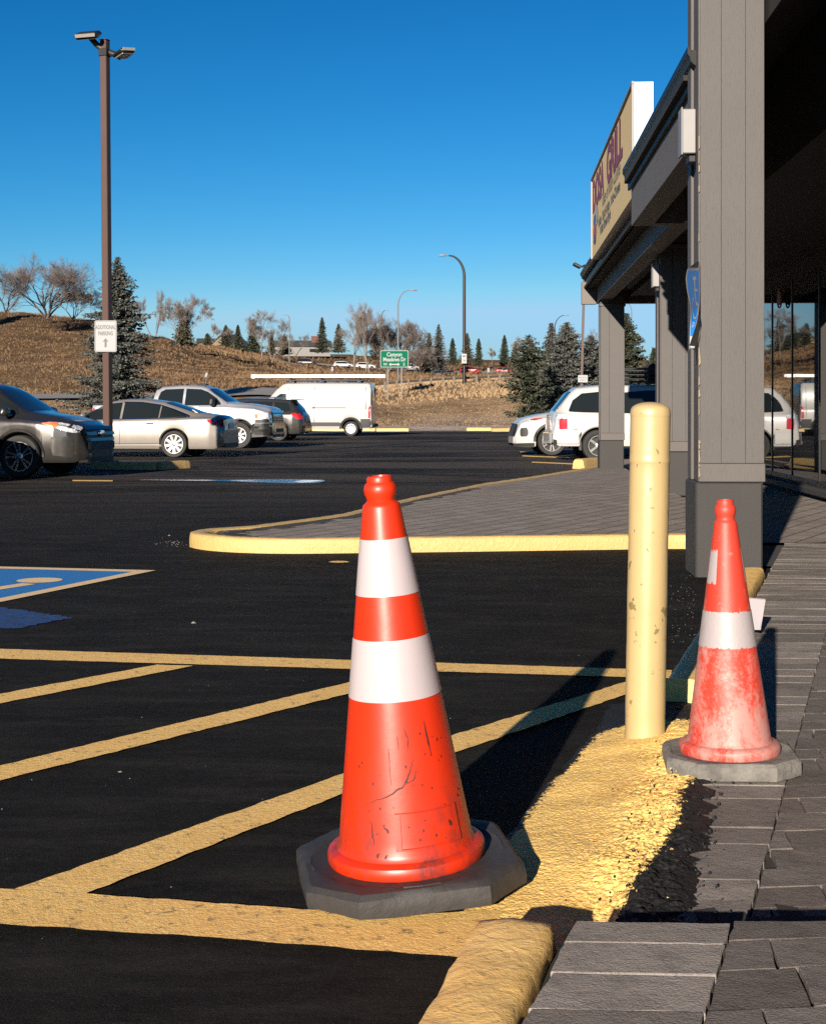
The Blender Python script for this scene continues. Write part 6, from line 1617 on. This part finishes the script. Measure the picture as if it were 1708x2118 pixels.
def bare(px, base, top, d, label, seed, spread=1.0, depth=6, lean=0, stems=1, tw='twig', bk='bark_pale', low=.22, up=.5, wfac=1.0, group='bare trees'):
    p = P(px, base, d); H = (base-top)*d/F; e = empty('bare_tree', p); tag(e, label, 'tree', group)
    V, tk = bare_mesh(H, spread, seed, depth, lean, stems, low, up, d*4.2e-5); V[:, :2] *= wfac; tk.v = [(x*wfac,y*wfac,z) for x,y,z in tk.v]
    fast_mesh('crown', V, np.arange(len(V)).reshape(-1,4), 4, M[tw], e); tk.build('trunk', M[bk], e, smooth=60); return e

spruce(243, 852, 527, 91, 97, 'big ragged blue spruce right behind the brown light pole', 'n_blue', 11, 1.6, thin=.22, droop=.42, gap=.14, ex=.72)
spruce(1172, 868, 663, 90, 76, 'tall silvery blue spruce behind the white utility', 'n_blue', 12, 1.6, thin=.20, ex=.66)
spruce(1140, 862, 664, 96, 52, 'slim blue spruce top just left of the silvery spruce', 'n_blue', 13, 1.3, thin=.20, ex=.9)
spruce(1222, 866, 690, 92, 66, 'blue spruce close behind the leaning brown pole', 'n_blue', 14, 1.5, thin=.20, ex=.6)
spruce(1295, 866, 645, 92, 74, 'dark spruce seen between the second and far columns', 'n_dark', 15, 1.5, thin=.22, gap=.12, ex=.7)
spruce(1352, 866, 716, 92, 40, 'low green spruce showing beside the second column', 'n_dark', 16, 1.0, thin=.20, gap=.15)
spruce(1092, 866, 690, 84, 62, 'open dark green pine with drooping boughs left of the blue spruces', 'n_dark', 17, 1.0, 'pine_tree', .24, gap=.48, droop=.22, ex=.45)
far_sp = [ (380,712,645,200,24,'n_brown','lone dark spruce behind the bare tree on the hill crest'),(429,722,689,300,12,'n_dark','small pointed spruce left of the white house'),
 (467,722,671,330,21,'n_dark','dark spruce between the white house and the cream gable'),(492,724,671,330,13,'n_dark','slim dark spruce just right of the cream gable'),
 (524,730,658,320,22,'n_dark','broad dark spruce behind the pale birch'),(588,732,690,340,16,'n_brown','short spruce beside the far pale lamp'),(561,730,690,340,12,'n_brown','low brown spruce right of the pale birch'),
 (666,728,655,330,17,'n_dark','tall dark spruce near the brick chimney'),(700,728,668,330,17,'n_brown','dull spruce between the chimney spruce and the poplars'),
 (776,745,662,330,16,'n_brown','brown spruce tucked among the bare poplars'),(888,778,686,310,19,'n_dark','left one of the paired dark spruces above the navy minivan'),
 (907,782,668,300,28,'n_blue','taller blue one of the paired spruces above the navy minivan'),(936,752,698,340,11,'n_dark','slender spruce just left of the tall lamp post'),
 (966,755,687,340,17,'n_brown','dull wide spruce right behind the tall lamp post'),(990,757,699,340,11,'n_dark','slender spruce right of the tall lamp post'),
 (1043,757,692,340,15,'n_dark','dark spruce on the skyline left of the green pine'),(1066,760,705,320,16,'n_brown','low dull spruce behind the top of the green pine')]
for i, (px,b,t_,d,w,m,lab) in enumerate(far_sp): spruce(px,b,t_,d,w,lab,m,40+i,.75,thin=.40,droop=.45)
bare(98, 652, 520, 178, 'wide bushy bare tree on the left hill crest', 2, 1.15, 6, 0, 6, 'twig', 'twig', .20, .25, 1.25)
bare(12, 642, 515, 170, 'bare tree cut by the left edge of the photo', 5, 1.1, 6, .12, 3, 'twig', 'bark', .26, .3, 1.1)
bare(150, 655, 585, 185, 'low bare shrub tree between the crest tree and the mast', 8, 1.2, 6, .1, 4, 'twig', 'twig', .2, .2, 1.3)
bare(318, 702, 594, 205, 'thin leaning bare tree right of the big blue spruce', 9, .75, 6, -.14, 2, 'twig2', 'bark_pale', .26, .6, .9)
bare(373, 712, 603, 200, 'pale forked bare tree in front of the lone crest spruce', 12, .95, 7, 0, 3, 'twig2', 'bark_pale', .24, .45, 1.0)
bare(541, 744, 635, 250, 'pale white birch standing before the broad dark spruce', 14, .9, 7, 0, 1, 'twig2', 'bark_pale', .30, .5, 1.0)
bare(563, 746, 655, 250, 'bare birch just right of the pale white birch', 15, .8, 6, .1, 2, 'twig', 'bark_pale', .28, .5, 1.0)
bare(455, 722, 662, 330, 'faint bare tree above the cream gable', 16, .9, 6, 0, 2, 'twig2', 'twig2', .25, .5, 1.1)
bare(613, 732, 685, 350, 'small faint bare tree left of the grey roofed house', 18, .9, 5, 0, 2, 'twig2', 'twig2', .25, .5, 1.1)
bare(764, 768, 622, 280, 'tall poplar leaning left over the road', 21, .75, 7, -.30, 1, 'twig2', 'bark_pale', .34, .6, .9)
bare(734, 762, 640, 290, 'upright pale poplar left of the leaning poplar', 22, .7, 7, -.05, 1, 'twig2', 'bark_pale', .30, .6, .8)
bare(757, 765, 612, 300, 'highest bare poplar behind the leaning one', 23, .65, 7, 0, 1, 'twig2', 'bark_pale', .30, .7, .75)
bare(800, 768, 645, 290, 'broad bare tree behind the left half of the green sign', 24, 1.0, 7, 0, 3, 'twig', 'bark_pale', .24, .4, 1.0)
bare(836, 770, 660, 290, 'rounded bare tree behind the right half of the green sign', 26, 1.0, 7, .05, 3, 'twig', 'twig', .22, .35, .95)
bare(868, 772, 715, 260, 'low brown thicket left of the paired spruces', 27, 1.2, 6, 0, 5, 'twig', 'bark', .2, .2, 1.5)
bare(1017, 756, 716, 330, 'spindly bare tree on the skyline between the lamp post and the pine', 29, .9, 6, .05, 1, 'twig2', 'twig', .3, .5, 1.0)
bare(1085, 760, 690, 300, 'faint bare tree rising behind the green pine', 31, .8, 6, 0, 2, 'twig2', 'twig2', .28, .6, .9)
bare(1236, 780, 660, 150, 'leafless spindly tree beside the far column', 33, .8, 6, 0, 1, 'twig', 'twig', .3, .4, .9)
# trees further left on the hill, mirrored in the shop window
spruce(-150, 660, 480, 175, 52, 'dark hilltop spruce mirrored in the shop window', 'n_dark', 71, .8, thin=.4)

# ================================================================== houses on the far rise
def house(px, base, d, w, dep, h, rh, yaw, wall, label, gable_front=False):
    p = P(px, base, d); e = empty('house', (p[0],p[1],p[2]-.6), yaw); tag(e, label, 'house', 'houses on the far rise')
    mb = MB(); mb.box((0,0,h/2),(w,dep,h)); 
    if gable_front: mb.prism([(-w/2,h),(w/2,h),(0,h+rh)], -dep/2, dep/2, Matrix(((1,0,0,0),(0,0,1,0),(0,1,0,0),(0,0,0,1))))
    mb.build('wall', M[wall], e)
    mb = MB(); o = .45
    if gable_front:
        for s in (-1,1): mb.add([(0,-dep/2-o,h+rh+.05),(0,dep/2+o,h+rh+.05),(s*(w/2+o),dep/2+o,h-o*rh/(w/2)),(s*(w/2+o),-dep/2-o,h-o*rh/(w/2)),(0,-dep/2-o,h+rh+.25),(0,dep/2+o,h+rh+.25),(s*(w/2+o),dep/2+o,h+.2-o*rh/(w/2)),(s*(w/2+o),-dep/2-o,h+.2-o*rh/(w/2))], [(4,5,6,7),(0,3,2,1),(0,4,7,3),(2,6,5,1),(3,7,6,2)])
    else:
        mb.add([(-w/2-o,-dep/2-o,h-.1),(w/2+o,-dep/2-o,h-.1),(w/2+o,dep/2+o,h-.1),(-w/2-o,dep/2+o,h-.1),(-w/2-o,0,h+rh),(w/2+o,0,h+rh)], [(0,1,5,4),(2,3,4,5),(0,4,3),(1,2,5),(3,2,1,0)])
    rf = mb.build('roof', M['roof'], e)
    for x in (-w*.25, w*.22):
        mb = MB(); mb.box((x,-dep/2-.02,h*.58),(w*.16,.06,h*.32)); mb.build('window', M['glass'], e)
    return e, rf, h+rh
house(440, 728, 360, 7, 7, 2.8, 1.2, .2, 'house_white', 'small white house end beside the little pointed spruce')
house(477, 732, 350, 6.5, 8, 2.6, 2.6, -.35, 'stucco', 'cream gabled house between two dark spruces', True)
e, rf, zt_ = house(622, 733, 380, 15, 8, 2.6, 1.7, .12, 'house_white', 'long grey roofed house with brick chimney by the far lamp')
mb = MB(); mb.box((3.8,-1,zt_-.2),(2.2,1.0,2.6)); mb.build('chimney', M['brick'], rf)

# ================================================================== sky, sun, camera
SUN_EL, SX, SY = R(15.4), .285, .959
w = bpy.data.worlds.new('World'); SC.world = w; w.use_nodes = True; nt = w.node_tree
sky = nt.nodes.new('ShaderNodeTexSky'); sky.sky_type = 'NISHITA'; sky.sun_disc = False
sky.sun_elevation = SUN_EL; sky.sun_rotation = R(180+16.5); sky.altitude = 1050; sky.air_density = 1.0; sky.dust_density = .35; sky.ozone_density = 2.2
hs = nt.nodes.new('ShaderNodeHueSaturation'); hs.inputs['Saturation'].default_value = 1.15; hs.inputs['Hue'].default_value = .5
sp_ = nt.nodes.new('ShaderNodeSeparateColor'); cb_ = nt.nodes.new('ShaderNodeCombineColor')
def chan(i, mul, p, a, top):           # deepen the clear sky's blue channel by channel
    q = None
    for op, val in (('MULTIPLY', .111*mul), ('POWER', p), ('MULTIPLY', a/.111), ('MINIMUM', top/.111)):
        n_ = nt.nodes.new('ShaderNodeMath'); n_.operation = op; n_.inputs[1].default_value = val
        nt.links.new(q if q is not None else sp_.outputs[i], n_.inputs[0]); q = n_.outputs[0]
    nt.links.new(q, cb_.inputs[i])
chan(0, .34, 2.6, 22.5, .36); chan(1, .66, 1.42, 1.52, .65); chan(2, 1.0, 1.42, 1.03, .90)
bg = nt.nodes['Background']; bg.inputs['Strength'].default_value = .05
nt.links.new(sky.outputs[0], hs.inputs['Color']); nt.links.new(hs.outputs[0], sp_.inputs[0]); nt.links.new(cb_.outputs[0], bg.inputs['Color'])
sl = bpy.data.lights.new('sun', 'SUN'); sl.energy = 5.0; sl.angle = R(.53); sl.color = (1.0, .89, .75)
so = bpy.data.objects.new('sun', sl); COL.objects.link(so)
ce = math.cos(SUN_EL); dirv = Vector((SX*ce, SY*ce, -math.sin(SUN_EL))); so.rotation_euler = dirv.to_track_quat('-Z','Y').to_euler()
cam = bpy.data.cameras.new('camera'); co = bpy.data.objects.new('camera', cam); COL.objects.link(co)
co.location = (0,0,EYE); co.rotation_euler = (R(90),0,0)
cam.sensor_fit = 'HORIZONTAL'; cam.sensor_width = 36; cam.lens = 36*F/1708; cam.shift_y = -(1059-HY)/1708; cam.clip_start = .05; cam.clip_end = 6000
SC.camera = co
SC.view_settings.view_transform = 'Standard'; SC.view_settings.look = 'None'; SC.view_settings.gamma = 1; SC.view_settings.exposure = 1.15; SC.view_settings.use_curve_mapping = False
SC.cycles.use_denoising = False
try: SC.cycles.denoiser = 'OPENIMAGEDENOISE'
except Exception: pass
SC.cycles.sample_clamp_indirect = .8; SC.cycles.caustics_reflective = False; SC.cycles.caustics_refractive = False; SC.cycles.max_bounces = 6; SC.cycles.diffuse_bounces = 3; SC.cycles.glossy_bounces = 3
